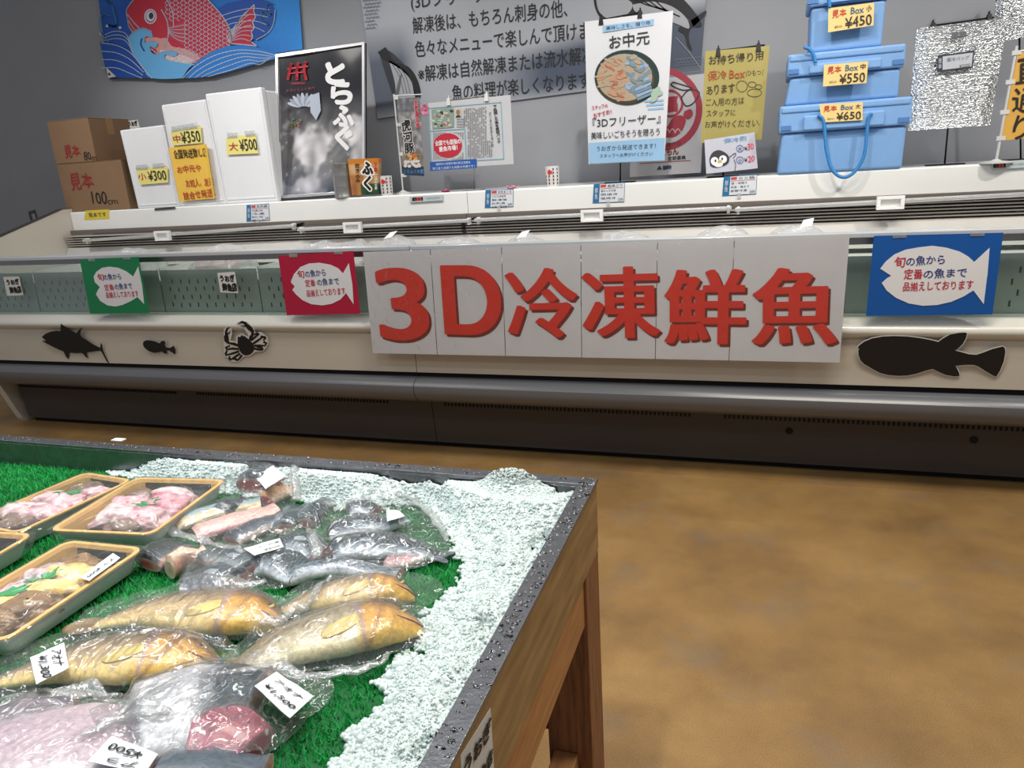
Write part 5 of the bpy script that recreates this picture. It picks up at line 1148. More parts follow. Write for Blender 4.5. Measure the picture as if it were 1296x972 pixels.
# ---------------------------------------------------------------- fish
SOLID = []                                                 # (verts, faces) of what lies on the table, for draping the bags
def reg(mb): SOLID.append(([Vector(v) for v in mb.v], list(mb.f)))
def smoothstep(a, b, x):
    t = max(0, min(1, (x-a)/(b-a))); return t*t*(3-2*t)
def lerp3(a, b, t): return tuple(x*(1-t)+y*t for x, y in zip(a, b))
def interp(xs, ys, x): return float(np.interp(x, xs, ys))
def spine(pts, N=30):
    c = bez(*pts, n=12); d = [0]
    for p, q in zip(c[:-1], c[1:]): d.append(d[-1]+math.dist(p, q))
    out = []
    for i in range(N):
        s = d[-1]*i/(N-1); j = max(k for k in range(len(d)) if d[k] <= s+1e-9); j = min(j, len(c)-2); f = (s-d[j])/max(1e-9, d[j+1]-d[j])
        out.append(Vector(lerp3(c[j], c[j+1], f)))
    return out
class Fish: pass
def loft(pts_px, zg, hh, hw, ph, pwid, colfn, N=34, M=22, cut=(False, False), capcol=((.75, .35, .35), (.75, .35, .35)), dz=0):
    w3 = [tuple(on_z(x, y, zg+hw)) for x, y in pts_px]; sp_ = spine(w3, N); mb = MB(); vs = []; cols = []; fs = []; info = []
    for i, p in enumerate(sp_):
        t = i/(N-1); tg = (sp_[min(i+1, N-1)]-sp_[max(i-1, 0)]).normalized(); d = Vector((-tg.y, tg.x, 0)).normalized()
        if d.y < 0: d = -d
        h = hh*ph(t); wz = hw*pwid(t); c = Vector((p.x, p.y, zg+max(wz, .0015)+dz*t)); info.append((c, tg, d, h, wz))
        for k in range(M):
            a = 2*math.pi*k/M; ca, sa = math.cos(a), math.sin(a); e = abs(sa)**.9*(1 if sa > 0 else -1)
            vs.append(c+d*h*ca+Vector((0, 0, wz*e))); cols.append(colfn(t, ca, sa))
    for i in range(N-1):
        for k in range(M): fs.append((i*M+k, i*M+(k+1) % M, (i+1)*M+(k+1) % M, (i+1)*M+k))
    mb.add(vs, fs, 0, cols)
    for e, i in ((0, 0), (1, N-1)):
        ring = [i*M+k for k in range(M)]; cc = info[i][0]
        if cut[e]:
            mid = [Vector(cc)+(vs[j]-cc)*.55 for j in ring]; pc = capcol[e]
            mb.add([vs[j] for j in ring], [], 0, [lerp3(pc, (.9, .8, .78), .3)]*M); b = len(mb.v)-M
            mb.add(mid, [], 0, [pc]*M); mb.add([cc], [], 0, [lerp3(pc, (.3, .05, .06), .5)])
            for k in range(M):
                mb.f.append((b+k, b+(k+1) % M, b+M+(k+1) % M, b+M+k)); mb.f.append((b+M+k, b+M+(k+1) % M, b+2*M)); mb.mi += [0, 0]
        else: mb.f.append(tuple(ring)); mb.mi.append(0)
    return mb, info
m_fish = mat('wet_fish_skin', '#ffffff', .3, 0, .22, 160, .12, 420, attr='Col', coat=.35)
m_meat = mat('wet_fish_flesh', '#ffffff', .22, 0, .2, 90, .35, 90, attr='Col', coat=.3)
m_eye = mat('fish_eye', '#b9a24a', .15, 0, .1, 40, coat=.8); m_pup = mat('fish_pupil', '#0a0a0c', .1, 0, 0, coat=.8)
def leaf(name, root, d1, d2, L_, W_, m, parent, thick=.0008, lift=0, rays=7, col=None, over=None):
    mb = MB(); bv = BVHTree.FromPolygons(*over, epsilon=0) if over else None
    def f(u, v):
        ww = W_*(.35+.65*math.sin(math.pi*min(1, .15+u*.75)))*(2*v-1); r = .0009*math.cos(v*rays*2*math.pi)*u
        p = root + d1*(L_*u*(1-.12*(2*v-1)**2)) + d2*ww + Vector((0, 0, lift*math.sin(u*math.pi*.7)+r+.001))
        if bv:
            h = bv.ray_cast(Vector((p.x, p.y, 1)), Vector((0, 0, -1)))[0]; p.z = (h.z+.0008+r if h else p.z-.004)
        return p
    mb.grid(f, 10, 28); return mb.build(name, m, parent, smooth=True, solid=thick)
def eye(info, t, up, r, parent, dors=.35):
    N = len(info); c, tg, d, h, wz = info[int(t*(N-1))]; p = c+d*h*dors+Vector((0, 0, wz*math.sqrt(max(0, 1-dors*dors))*.97))
    mb = MB(); prof = [(r, -r*.15), (r*.95, r*.1), (r*.7, r*.32), (r*.35, r*.42), (.0001, r*.45)]
    mb.lathe(prof, p, 18); o = mb.build('eye', m_eye, parent, smooth=True)
    mb = MB(); mb.lathe([(r*.55, r*.3), (r*.5, r*.42), (r*.25, r*.52), (.0001, r*.54)], p, 14); mb.build('pupil', m_pup, o, smooth=True)
    return p
K3 = lambda h: lin(h)
def greenling(pts, hh, hw, label, seed, tail=True, zg=ZG, pale=0, eyed=True):
    t_ = thing('greenling_fish', label, 'fish', (0, 0, 0), 'bagged yellow greenlings'); N = 84
    ph = lambda t: interp([0, .03, .1, .22, .38, .6, .82, .95, 1], [.16, .34, .62, .88, 1, .82, .48, .27, .22], t)
    pw_ = lambda t: interp([0, .04, .15, .3, .6, .9, 1], [.2, .45, .9, 1, .8, .35, .2], t)
    back, side, bel, head = K3('#7d6a52'), K3('#c2a67c'), K3('#e9cc86'), K3('#cf9a45')
    if pale: back, side, bel = K3('#8f8168'), K3('#bfb195'), K3('#dccfa6')
    def cf(t, c, s):
        n_ = noise.noise(Vector((t*14, c*3, seed))); x = (c+.12*s+n_*.25+1)/2
        col = lerp3(bel, side, smoothstep(.08, .42, x)); col = lerp3(col, back, smoothstep(.42, .80, x)*(1-.25*abs(n_)))
        if x > .3: col = lerp3(col, K3('#54432f'), .75*smoothstep(.05, .45, noise.noise(Vector((t*75, c*11, seed+9))))*smoothstep(.3, .6, x))
        hd = 1-smoothstep(.26, .34, t); h2 = lerp3(K3('#e2b650'), head, smoothstep(.1, .5, x)); h2 = lerp3(h2, K3('#6d4d2a'), smoothstep(.55, .85, x)); h2 = lerp3(h2, K3('#8a5a3a'), .6*math.exp(-((t-.2-.05*c*c)/.014)**2))
        col = lerp3(col, h2, hd); g = math.exp(-((t-.30-.03*c)/.012)**2); col = lerp3(col, K3('#8d7890'), g*.7)
        return col
    mb, info = loft(pts, zg, hh*1.14, hw*.84, ph, pw_, cf, N, 36); base = info[N//2][0].copy(); base.z = zg; t_.location = base; ORG[t_] = base
    mb.build('body', m_fish, t_, smooth=True, col=True); reg(mb)
    if eyed: eye(info, .10, 0, .0055, t_, .45)
    i = int(.31*(N-1)); c, tg, d, h, wz = info[i]; root = c-d*h*.25+Vector((0, 0, wz*.96))
    leaf('pectoral_fin', root, (tg*.9-d*.35).normalized(), (d+tg*.3).normalized(), .046*hh/.04, .0105*hh/.04, mat('yellow_fin', '#dcc272', .35, 0, .15, 40, coat=.3), t_, over=SOLID[-1])
    L_ = []; mbf = MB()
    for q in range(25, N-6):
        c, tg, d, h, wz = info[q]; e = .010*math.sin((q-25)/(N-31)*math.pi)**.5*(1+.12*(q % 2)); L_.append((c+d*h*.97, c+d*(h+e)))
    mbf.add([p for ab in L_ for p in ab], [(2*k, 2*k+2, 2*k+3, 2*k+1) for k in range(len(L_)-1)]); mbf.build('dorsal_fin', mat('brown_fin', '#7b6546', .4, 0, .2, 50), t_, solid=.0014)
    if tail:
        c, tg, d, h, wz = info[-1]; leaf('tail_fin', c-tg*.006, tg, d, .05, .020, mat('brown_fin', '#7b6546', .4, 0, .2, 50), t_)
    i = 2; mbm = MB(); P_ = []
    for q in range(0, 11, 2): c, tg, d, h, wz = info[q]; P_.append(c-d*h*.15+Vector((0, 0, wz*1.0)))
    mbm.tube(P_, .0012, 6, radii=[.0015, .0016, .0015, .0013, .001, .0005]); mbm.build('mouth', mat('mouth_dark', '#6b3a34', .4), t_, smooth=True)
    return t_
greenling([(358, 781), (320, 776), (255, 772), (185, 769), (118, 778)], .043, .025, 'whole yellow greenling behind the others, nose pointing right', 1)
greenling([(524, 744), (488, 747), (440, 750), (395, 755), (345, 766)], .034, .024, 'orange-headed greenling touching the bag of mackerel', 2, False)
greenling([(534, 782), (492, 787), (430, 797), (360, 815), (268, 852)], .045, .026, 'large pale greenling lying diagonally in front of the orange-headed one', 3, True, pale=1)
greenling([(276, 833), (236, 831), (165, 830), (85, 834), (-20, 852)], .043, .026, 'whole yellow greenling at the left with a price sticker near its tail', 4, False)

mk_back, mk_side, mk_bel = K3('#1b252c'), K3('#6b7782'), K3('#d5dae0')
def mackerel(pts, hh, hw, label, seed, zg=ZG, cut=(True, False), tail=False, name='mackerel', cat='fish', grp='silvery fish pieces in the far bags', cols=None, cap=K3('#b06a66'), spots=True, fin=True, tdark=0):
    t_ = thing(name, label, cat, (0, 0, 0), grp); N = 64
    ph = (lambda t: interp([0, .2, .5, .8, 1], [.8, 1, .92, .55, .25], t)) if cut[0] else (lambda t: interp([0, .05, .2, .45, .8, 1], [.15, .45, .85, 1, .5, .22], t))
    if cut[0] and cut[1]: ph = lambda t: interp([0, .5, 1], [.92, 1, .85], t)
    pw_ = lambda t: interp([0, .06, .5, .9, 1], [.75 if cut[0] else .3, 1, 1, .6, .7 if cut[1] else .3], t)
    bk, sd, bl = cols or (mk_back, mk_side, mk_bel)
    def cf(t, c, s):
        n_ = noise.noise(Vector((t*10, c*2, seed))); x = (c+.3*s+n_*.2+1)/2
        col = lerp3(bl, sd, smoothstep(.06, .26, x)); col = lerp3(col, bk, smoothstep(.34, .54, x))
        if tdark: col = lerp3(bl, col if t < tdark-.2 else lerp3(col, K3('#37444c'), .85), smoothstep(tdark-.12, tdark+.12, t+n_*.1)) if c < .75 else col
        if spots and x > .45:
            w1 = math.sin(t*85+math.sin(c*11+seed)*2.2+2*n_); col = lerp3(col, K3('#0d1317'), .85*smoothstep(.1, .6, w1)*smoothstep(.38, .55, x)); col = lerp3(col, K3('#6f8791'), .6*smoothstep(.5, .95, -w1)*smoothstep(.38, .55, x))
        if spots and .15 < x < .45: col = lerp3(col, K3('#2f373e'), .7*smoothstep(.15, .4, noise.noise(Vector((t*48, c*14, seed+3)))))
        return col
    mb, info = loft(pts, zg, hh*1.22, hw*.78, ph, pw_, cf, N, 32, cut, (cap, cap)); base = info[N//2][0].copy(); base.z = zg; t_.location = base; ORG[t_] = base
    mb.build('body', m_fish, t_, smooth=True, col=True); reg(mb)
    if tail:
        c, tg, d, h, wz = info[-1]
        for s in (1, -1): leaf('tail_fin', c-tg*.004, (tg+d*.55*s).normalized(), (d-tg*.55*s).normalized(), .034, .007, mat('grey_fin', '#5a6068', .4, 0, .2, 60), t_)
    if fin:
        c, tg, d, h, wz = info[int(.3*N)]; leaf('fin', c-d*h*.2+Vector((0, 0, wz)), (tg-d*.3).normalized(), d, .022, .006, mat('pale_fin', '#8f979e', .4, 0, .2, 60), t_, over=SOLID[-1])
    return t_
mackerel([(415, 675), (450, 667), (488, 662), (516, 652)], .026, .017, 'dark-backed mackerel half with its cut end to the left, upper one in the right bag', 1, tail=False)
mackerel([(420, 696), (455, 690), (505, 692), (552, 697)], .030, .019, 'silver mackerel half with forked tail, lower one in the right bag', 2, tail=True)
mackerel([(440, 646), (458, 642), (476, 645)], .018, .014, 'small silvery piece behind the upper mackerel half', 3, cut=(True, True), fin=False)
mackerel([(384, 660), (396, 648), (408, 636), (424, 631)], .020, .016, 'dark tail piece with pink end pointing up behind the mackerel halves', 4, tail=False, fin=False)
mackerel([(358, 668), (366, 655), (372, 642)], .020, .017, 'mottled dark piece beside the fillets at the middle of the pile', 5, cut=(True, True), fin=False)
mackerel([(486, 714), (512, 711), (540, 702)], .012, .011, 'thin pink belly strip under the lower mackerel half', 6, cols=(K3('#b88c8c'), K3('#c9a3a0'), K3('#d9c3c0')), spots=False, fin=False)
mackerel([(330, 712), (352, 712), (384, 724)], .028, .020, 'dark striped fish chunk below the sticker of the middle bag', 7, cut=(True, True))
mackerel([(296, 737), (270, 730), (232, 735)], .030, .020, 'grey spotted chunk at the lower left corner of the middle bag', 8, cut=(True, True), cols=(K3('#3b4148'), K3('#6d7077'), K3('#a3a5ab')))
mackerel([(318, 722), (300, 710), (280, 700)], .026, .022, 'pale grey chunk behind the spotted one in the middle bag', 9, cut=(True, True), cols=(K3('#565b61'), K3('#8f9297'), K3('#babbc0')))
mackerel([(355, 695), (380, 690), (405, 700)], .026, .021, 'silver bellied chunk between the two mackerel bags', 10, cut=(True, True))
mackerel([(366, 730), (420, 718), (470, 722), (505, 726)], .016, .016, 'long silver belly strip lying in front of the mackerel halves', 11, cut=(True, True), cols=(K3('#6f7a85'), K3('#a9b1ba'), K3('#d3d6da')), fin=False)
# cuts in the left bag
cuts_c = [(([(318, 612), (336, 600), (358, 596), (368, 608)]), .032, .028, 'dark fish head chunk under a white sticker at the back of the left bag', (K3('#2b3136'), K3('#5d6166'), K3('#b7a9a4')), K3('#9c3a3a'), True, (True, True)),
          ([(336, 632), (352, 624), (370, 616)], .020, .018, 'tan and pink collar piece right below the fish head chunk', (K3('#c99a72'), K3('#d6b08e'), K3('#ddc4b4')), K3('#b34a48'), False, (True, True)),
          ([(222, 663), (250, 655), (300, 640), (330, 634)], .022, .016, 'ridged cream belly fillet with blue-grey edge beside the right tray', (K3('#8fa5ac'), K3('#cdb28c'), K3('#d8c6a6')), K3('#c99a8a'), False, (True, True)),
          ([(246, 676), (285, 664), (325, 650), (350, 642)], .024, .016, 'pale pink fillet in the middle of the left bag', (K3('#cfa8a0'), K3('#d9bdb4'), K3('#c98f90')), K3('#b0535c'), False, (True, True)),
          ([(292, 684), (325, 668), (362, 650)], .022, .017, 'dark-skinned fillet along the right side of the left bag', (K3('#353c44'), K3('#5c646d'), K3('#b9a6a4')), K3('#ae6a66'), False, (True, True)),
          ([(186, 712), (210, 700), (240, 692)], .030, .018, 'dark-skinned chunk at the lower left of the left bag', (K3('#23282c'), K3('#3c4347'), K3('#b98f88')), K3('#b46a60'), False, (True, True)),
          ([(214, 718), (236, 706), (258, 696)], .011, .026, 'cream slab with square edges beside the dark-skinned chunk', (K3('#d6b49c'), K3('#dcc0aa'), K3('#cf9f8c')), K3('#d8b9a6'), False, (True, True)),
          ([(252, 712), (272, 704), (300, 698)], .024, .016, 'small dark-skinned chunk with pink lower edge in the left bag', (K3('#30363b'), K3('#555d63'), K3('#b08a86')), K3('#a8605c'), False, (True, True)),
          ([(278, 650), (292, 640), (310, 632)], .020, .018, 'blue-black skin piece behind the pale pink fillet', (K3('#1d2429'), K3('#3f4a52'), K3('#9aa4a8')), K3('#9f5d58'), False, (True, True))]
for i, (p, hh, hw, lb, cols, cap, sp2, ct) in enumerate(cuts_c):
    mackerel(p, hh, hw, lb, 20+i, cut=ct, cols=cols, cap=cap, spots=sp2, fin=False, name='fish_fillet', cat='fish piece', grp='fish cuts in the left bag')
# near bags
mackerel([(168, 918), (215, 902), (275, 888), (322, 886)], .062, .030, 'big fish chunk with white belly and dark back at the bottom centre', 31, cut=(True, True), cols=(K3('#2d3a42'), K3('#b9bcc2'), K3('#d6d5da')), cap=K3('#b06674'), spots=False, tdark=.58, name='fish_chunk', cat='fish piece', grp='large pale fish chunks in the near bags', fin=False)
mackerel([(240, 938), (280, 932), (318, 946)], .034, .026, 'raw pink cut chunk under the big white-bellied chunk', 32, cut=(True, True), cols=(K3('#9c4a5c'), K3('#c07a88'), K3('#d3a3ac')), cap=K3('#a8485a'), spots=False, name='fish_chunk', cat='fish piece', grp='large pale fish chunks in the near bags', fin=False)
mackerel([(-40, 985), (40, 962), (130, 948), (205, 934)], .062, .028, 'very large white-bellied fish chunk at the bottom left corner', 33, cut=(True, True), cols=(K3('#bfaab4'), K3('#d6cdd3'), K3('#e3dfe3')), cap=K3('#b06674'), spots=False, name='fish_chunk', cat='fish piece', grp='large pale fish chunks in the near bags', fin=False)
mackerel([(-25, 930), (30, 912), (95, 893)], .034, .022, 'pinkish grey chunk in the bag at the left edge below the stickered greenling', 34, cut=(True, True), cols=(K3('#8a7f88'), K3('#b7adb6'), K3('#cdb9c0')), cap=K3('#b06674'), spots=False, name='fish_chunk', cat='fish piece', grp='large pale fish chunks in the near bags', fin=False)
mackerel([(195, 985), (262, 985), (335, 980)], .03, .024, 'grey chunk cut off by the bottom edge below the pink cut chunk', 35, cut=(True, True), cols=(K3('#55606a'), K3('#8b949c'), K3('#c9ccd2')), spots=False, name='fish_chunk', cat='fish piece', grp='large pale fish chunks in the near bags', fin=False)

# ---------------------------------------------------------------- trays with cut fish
m_gold = mat('golden_tray_rim', '#cda15c', .4, 0, .08, 20, stretch=(3, .4, 3), col2='#d8b06c')
m_tray_out = mat('pale_tray_outside', '#b7bfbc', .35, 0, .03); m_tray_in = mat('black_tray_inside', '#16161a', .3, 0, .1)
m_wrap = film('cling_wrap', .05, .06, .05, (1, 1, 1), .9, 34, aniso=True)
def rrect(hx, hy, r, n=6):
    out = []
    for cx_, cy_, a0 in ((hx-r, hy-r, 0), (-hx+r, hy-r, math.pi/2), (-hx+r, -hy+r, math.pi), (hx-r, -hy+r, 1.5*math.pi)):
        out += [(cx_+r*math.cos(a0+k*math.pi/2/n), cy_+r*math.sin(a0+k*math.pi/2/n)) for k in range(n+1)]
    return out
HT = .034
def rep(name, label, pos, size, rot, col, grp, bumps=.35, seed=0):
    """one cut piece: a lumpy, flattened slab"""
    bm = bmesh.new(); bmesh.ops.create_icosphere(bm, subdivisions=4, radius=1); mb = MB(); c, s = math.cos(rot), math.sin(rot); V = []; Cc = []
    for v in bm.verts:
        p = v.co; q = p*(1+bumps*noise.noise(p*1.4+Vector((seed*3.1, 0, 0)))+.12*noise.noise(p*4+Vector((seed, 2, 0))))
        x, y, z = q.x*size[0], q.y*size[1], (max(q.z, -.75)+.75)*size[2]*.57; V.append(Vector((pos[0]+x*c-y*s, pos[1]+x*s+y*c, pos[2]+z))); Cc.append(col(p, q))
    mb.add(V, [tuple(v.index for v in f.verts) for f in bm.faces], 0, Cc); bm.free(); reg(mb); return mb
def two(a, b, seed, sc=1.6, c3=None):
    A, B = K3(a), K3(b); C3 = K3(c3) if c3 else B
    def f(p, q):
        n_ = noise.noise(p*sc+Vector((seed, 0, 7))); k = smoothstep(-.15, .25, n_+p.z*.25); m = noise.noise(p*3.2+Vector((0, seed, 3)))
        return lerp3(lerp3(A, B, k), C3, smoothstep(.2, .45, m)*.8)
    return f
def tray(corner_fl, corner_fr, yaw, L_, W_, label, contents, wraplabel=None):
    a = on_z(*(corner_fl or corner_fr), ZG+HT); ex = Vector((math.cos(yaw), math.sin(yaw), 0)); ey = Vector((-math.sin(yaw), math.cos(yaw), 0))
    c = a+ex*W_/2*(1 if corner_fl else -1)-ey*L_/2; c.z = ZG+.001; t_ = thing('fish_tray', label, 'tray', c, 'gold-rimmed trays of cut fish')
    def w3(x, y, z): return c+ex*x+ey*y+Vector((0, 0, z))
    rings = [(rrect(W_/2-.014, L_/2-.014, .014), 0), (rrect(W_/2-.004, L_/2-.004, .018), HT-.005), (rrect(W_/2, L_/2, .02), HT-.003), (rrect(W_/2, L_/2, .02), HT), (rrect(W_/2-.007, L_/2-.007, .016), HT), (rrect(W_/2-.010, L_/2-.010, .014), HT-.006), (rrect(W_/2-.014, L_/2-.014, .012), .004)]
    n = len(rings[0][0]); mb = MB(); vs = [w3(x, y, z) for r, z in rings for x, y in r]; mb.add(vs, [])
    for i in range(len(rings)-1):
        for k in range(n): mb.f.append((i*n+k, i*n+(k+1) % n, (i+1)*n+(k+1) % n, (i+1)*n+k)); mb.mi.append(0 if i < 1 else 1)
    mb.f.append(tuple(range(n))); mb.mi.append(0); mb.f.append(tuple((len(rings)-1)*n+k for k in range(n))); mb.mi.append(2)
    mb.build('shell', [m_tray_out, m_gold, m_tray_in], t_, fix=True)
    mb = MB()
    for s in (1, -1):
        f = lambda u, v: w3((2*u-1)*(W_/2-.030), s*(L_/2-.0112-.0045*(1-v)), .005+(HT-.011)*v)
        mb.grid(f, 6, 2)
    mb.build('black_end_panel', m_tray_in, t_, solid=.0016)
    for i, (nm, lb, x, y, sz, rot, col, bp, cat) in enumerate(contents):
        p = w3(x*(W_/2-.022), y*(L_/2-.022), .0055 if cat != 'leaf' else .0)
        sz = (sz[0]*1.28, sz[1]*1.3, sz[2]*1.04) if cat != 'garnish' else (sz[0], sz[1], .046)
        if cat == 'garnish':
            bvs = BVHTree.FromPolygons(*join_solids(), epsilon=0); mb = MB(); P_ = []; ca, sa = math.cos(rot+yaw), math.sin(rot+yaw)
            for k in range(18):
                a = 2*math.pi*k/18; r = .024*(1 if k % 2 == 0 else .62); u, v = r*math.cos(a)*1.15, r*math.sin(a)*.55; P_.append(Vector((p.x+u*ca-v*sa, p.y+u*sa+v*ca, 0)))
            P_.append(Vector((p.x, p.y, 0)))
            for q in P_: h = bvs.ray_cast(Vector((q.x, q.y, 1)), Vector((0, 0, -1)))[0]; q.z = max(h.z if h else 0, ZG+.02)+.0012
            mb.add(P_, [(k, (k+1) % 18, 18) for k in range(18)]); reg(mb)
            o = mb.build(nm, mat('green_plastic_leaf', '#17914a', .35, 0, .1, 60), None, base=tuple(P_[-1]), solid=.0012); tag(o, lb, cat, 'green garnish leaves in the trays'); continue
        mb = rep(nm, lb, p, sz, rot+yaw, col, None, bp, i+len(lb))
        o = mb.build(nm, m_meat, None, smooth=True, col=True, base=(p.x, p.y, p.z)); tag(o, lb, cat, 'cut fish pieces in the trays')
        if 'head' in nm:
            top = max(mb.v, key=lambda v: v[2]); er = .0062
            e = MB(); q = Vector(top)-Vector((0, 0, .0015)); e.lathe([(er, -.001), (er*.9, .0012), (er*.5, .0026), (.0001, .003)], q, 16); eo = e.build('eye', m_eye, o, smooth=True)
            e = MB(); e.lathe([(er*.5, .0022), (er*.4, .0034), (.0001, .004)], q, 12); e.build('pupil', m_pup, eo, smooth=True)
    # wrap
    bv = BVHTree.FromPolygons(*join_solids(), epsilon=0)
    zmin = ZG+HT+.003; nu, nv = 34, 48; H = np.zeros((nv+1, nu+1)); XY = {}
    for j in range(nv+1):
        for i in range(nu+1):
            x, y = (2*i/nu-1)*(W_/2+.002), (2*j/nv-1)*(L_/2+.002); p = w3(x, y, 0); XY[i, j] = p
            h = bv.ray_cast(Vector((p.x, p.y, 1)), Vector((0, 0, -1)))[0]; H[j, i] = max(zmin-.001, (h.z if h else 0)+.002)
    H0 = H.copy()
    for _ in range(40):
        S_ = H.copy(); S_[1:-1, 1:-1] = (H[:-2, 1:-1]+H[2:, 1:-1]+H[1:-1, :-2]+H[1:-1, 2:])/4; H = np.maximum(H0, S_)
    mb = MB()
    def fw(u, v):
        i, j = round(u*nu), round(v*nv); p = XY[i, j]; e = min(u, 1-u, v, 1-v)
        return Vector((p.x, p.y, H[j, i]+.0012*abs(noise.noise(Vector((u*9+p.x*20, v*12, 1))))))
    mb.grid(fw, nu, nv)
    ring = [(i, 0) for i in range(nu)]+[(nu, j) for j in range(nv)]+[(i, nv) for i in range(nu, 0, -1)]+[(0, j) for j in range(nv, 0, -1)]
    top = [j*(nu+1)+i for i, j in ring]; vs = []
    for k, (i, j) in enumerate(ring):
        x, y = (2*i/nu-1)*(W_/2-.006), (2*j/nv-1)*(L_/2-.006); vs.append(w3(x, y, .006)+Vector((0, 0, .004*noise.noise(Vector((k*.6, 0, 0))))))
    b = len(mb.v); mb.add(vs, []); n = len(ring)
    for k in range(n): mb.f.append((top[k], top[(k+1) % n], b+(k+1) % n, b+k)); mb.mi.append(0)
    mb.build('cling_wrap', m_wrap, t_, smooth=True)
    return t_, w3
def join_solids():
    V, F = [], []
    for v, f in SOLID:
        b = len(V); V += v; F += [tuple(b+i for i in q) for q in f]
    return V, F
PK = two('#c98f9c', '#dcb8bd', 1, 1.5, '#a8506a'); PK2 = two('#c9a3a8', '#e0c9c8', 2, 1.8, '#b06a80'); SK = two('#4a3a34', '#7d6659', 3); BR = two('#6f5034', '#8d6c48', 4, 1.5, '#4a3524'); YE = two('#d9b75e', '#e6cd86', 5, 1.4, '#b99aa0'); LI = two('#b9a0ac', '#d3c0c4', 6, 1.6, '#a9784f')
GR = lambda p, q: K3('#128a44')
def leafpiece(lb, x, y, r): return ('green_leaf_garnish', lb, x, y, (.024, .010, .042), r, GR, .5, 'garnish')
tray((108, 598), None, -.10, .24, .142, 'gold-rimmed tray of pink fish pieces at the far left', [
    ('fish_head_piece', 'dark fish head piece at the far end of the left rear tray', .05, .62, (.032, .026, .034), .2, SK, .25, 'fish piece'), ('fish_piece', 'pink piece right of the dark head in the left rear tray', .62, .60, (.028, .022, .032), .6, PK, .4, 'fish piece'),
    ('fish_piece', 'pale pink piece at the left side of the left rear tray', -.45, .12, (.036, .024, .034), .4, PK2, .4, 'fish piece'), ('fish_piece', 'pink piece in the middle of the left rear tray', .35, .12, (.034, .026, .036), -.3, PK, .4, 'fish piece'),
    ('fish_piece', 'greyish piece near the front of the left rear tray', -.5, -.45, (.034, .026, .034), .1, PK2, .4, 'fish piece'), ('fish_piece', 'pink piece at the front right of the left rear tray', .35, -.42, (.036, .026, .033), .5, PK, .4, 'fish piece'), ('fish_piece', 'brownish piece in the near corner of the left rear tray', .1, -.78, (.03, .02, .03), .2, SK, .4, 'fish piece'), leafpiece('green garnish leaf on the left rear tray', .15, .28, .5)])
tray((172, 604.5), None, .12, .23, .205, 'gold-rimmed tray of pink fish pieces beside the ice', [
    ('fish_piece', 'brown-edged piece at the far left of the right rear tray', -.55, .55, (.026, .02, .03), .2, SK, .4, 'fish piece'), ('fish_piece', 'long pale pink piece at the far end of the right rear tray', .30, .58, (.042, .02, .034), -.1, PK2, .3, 'fish piece'), ('fish_piece', 'rosy piece at the left of the right rear tray', -.42, .15, (.034, .024, .034), .3, PK, .4, 'fish piece'),
    ('fish_piece', 'deep pink piece at the right of the right rear tray', .48, .18, (.032, .026, .036), -.4, two('#b04a66', '#d59aa4', 9, 1.5, '#e0c6c8'), .4, 'fish piece'), ('fish_piece', 'pale lilac piece near the front of the right rear tray', -.35, -.4, (.036, .028, .034), .5, PK2, .4, 'fish piece'), ('fish_piece', 'pink piece at the front right of the right rear tray', .42, -.42, (.034, .026, .033), .2, PK, .4, 'fish piece'), ('fish_piece', 'dark-edged piece in the near corner of the right rear tray', .1, -.75, (.03, .018, .028), -.1, SK, .4, 'fish piece'), leafpiece('green garnish leaf on the right rear tray', .12, -.02, .3)])
tC, wC = tray((86, 684), None, .04, .255, .158, 'gold-rimmed tray of yellow and brown fish pieces in front', [
    ('fish_piece', 'brown skinned piece at the far end of the front tray', .05, .66, (.040, .024, .034), -.1, BR, .3, 'fish piece'), ('fish_piece', 'yellow piece in the far middle of the front tray', .12, .36, (.032, .022, .038), .2, YE, .3, 'fish piece'), ('fish_piece', 'lilac brown piece at the left of the front tray', -.55, .30, (.028, .028, .033), .5, LI, .4, 'fish piece'), ('fish_piece', 'yellow piece with lilac edge at the right of the front tray', .58, .28, (.026, .026, .034), .4, YE, .4, 'fish piece'),
    ('fish_piece', 'long yellow piece in the middle of the front tray', .25, -.02, (.042, .020, .036), .3, YE, .3, 'fish piece'), ('fish_piece', 'lilac piece at the left middle of the front tray', -.5, -.15, (.030, .026, .034), -.3, LI, .4, 'fish piece'), ('fish_head_piece', 'brown fish head with a glassy eye at the right front of the tray', .45, -.42, (.034, .027, .038), .2, BR, .2, 'fish piece'), ('fish_piece', 'yellow piece at the left front of the front tray', -.45, -.50, (.032, .024, .034), .4, YE, .4, 'fish piece'), ('fish_head_piece', 'brown fish head in the near corner of the front tray', .15, -.80, (.036, .022, .034), .1, BR, .25, 'fish piece'), leafpiece('green star-shaped garnish leaf on the front tray', -.1, .12, .6), leafpiece('second green garnish leaf nearer the corner of the front tray', -.35, -.30, .9)])
tray(None, (44, 676), .10, .2, .15, 'gold-rimmed tray with bright red slices at the left edge', [
    ('fish_piece', 'bright red slice in the tray at the left edge', .35, .15, (.028, .022, .034), .3, two('#c0202c', '#d23a3a', 2, 1.5, '#a31624'), .3, 'fish piece'), ('fish_piece', 'second red slice in the tray at the left edge', .3, -.35, (.03, .024, .032), -.2, two('#b81c2a', '#cc3030', 3), .3, 'fish piece'), ('fish_piece', 'dark red slice at the far side of the tray at the left edge', -.3, .3, (.03, .026, .032), .1, two('#8d1420', '#b02530', 4), .3, 'fish piece')])

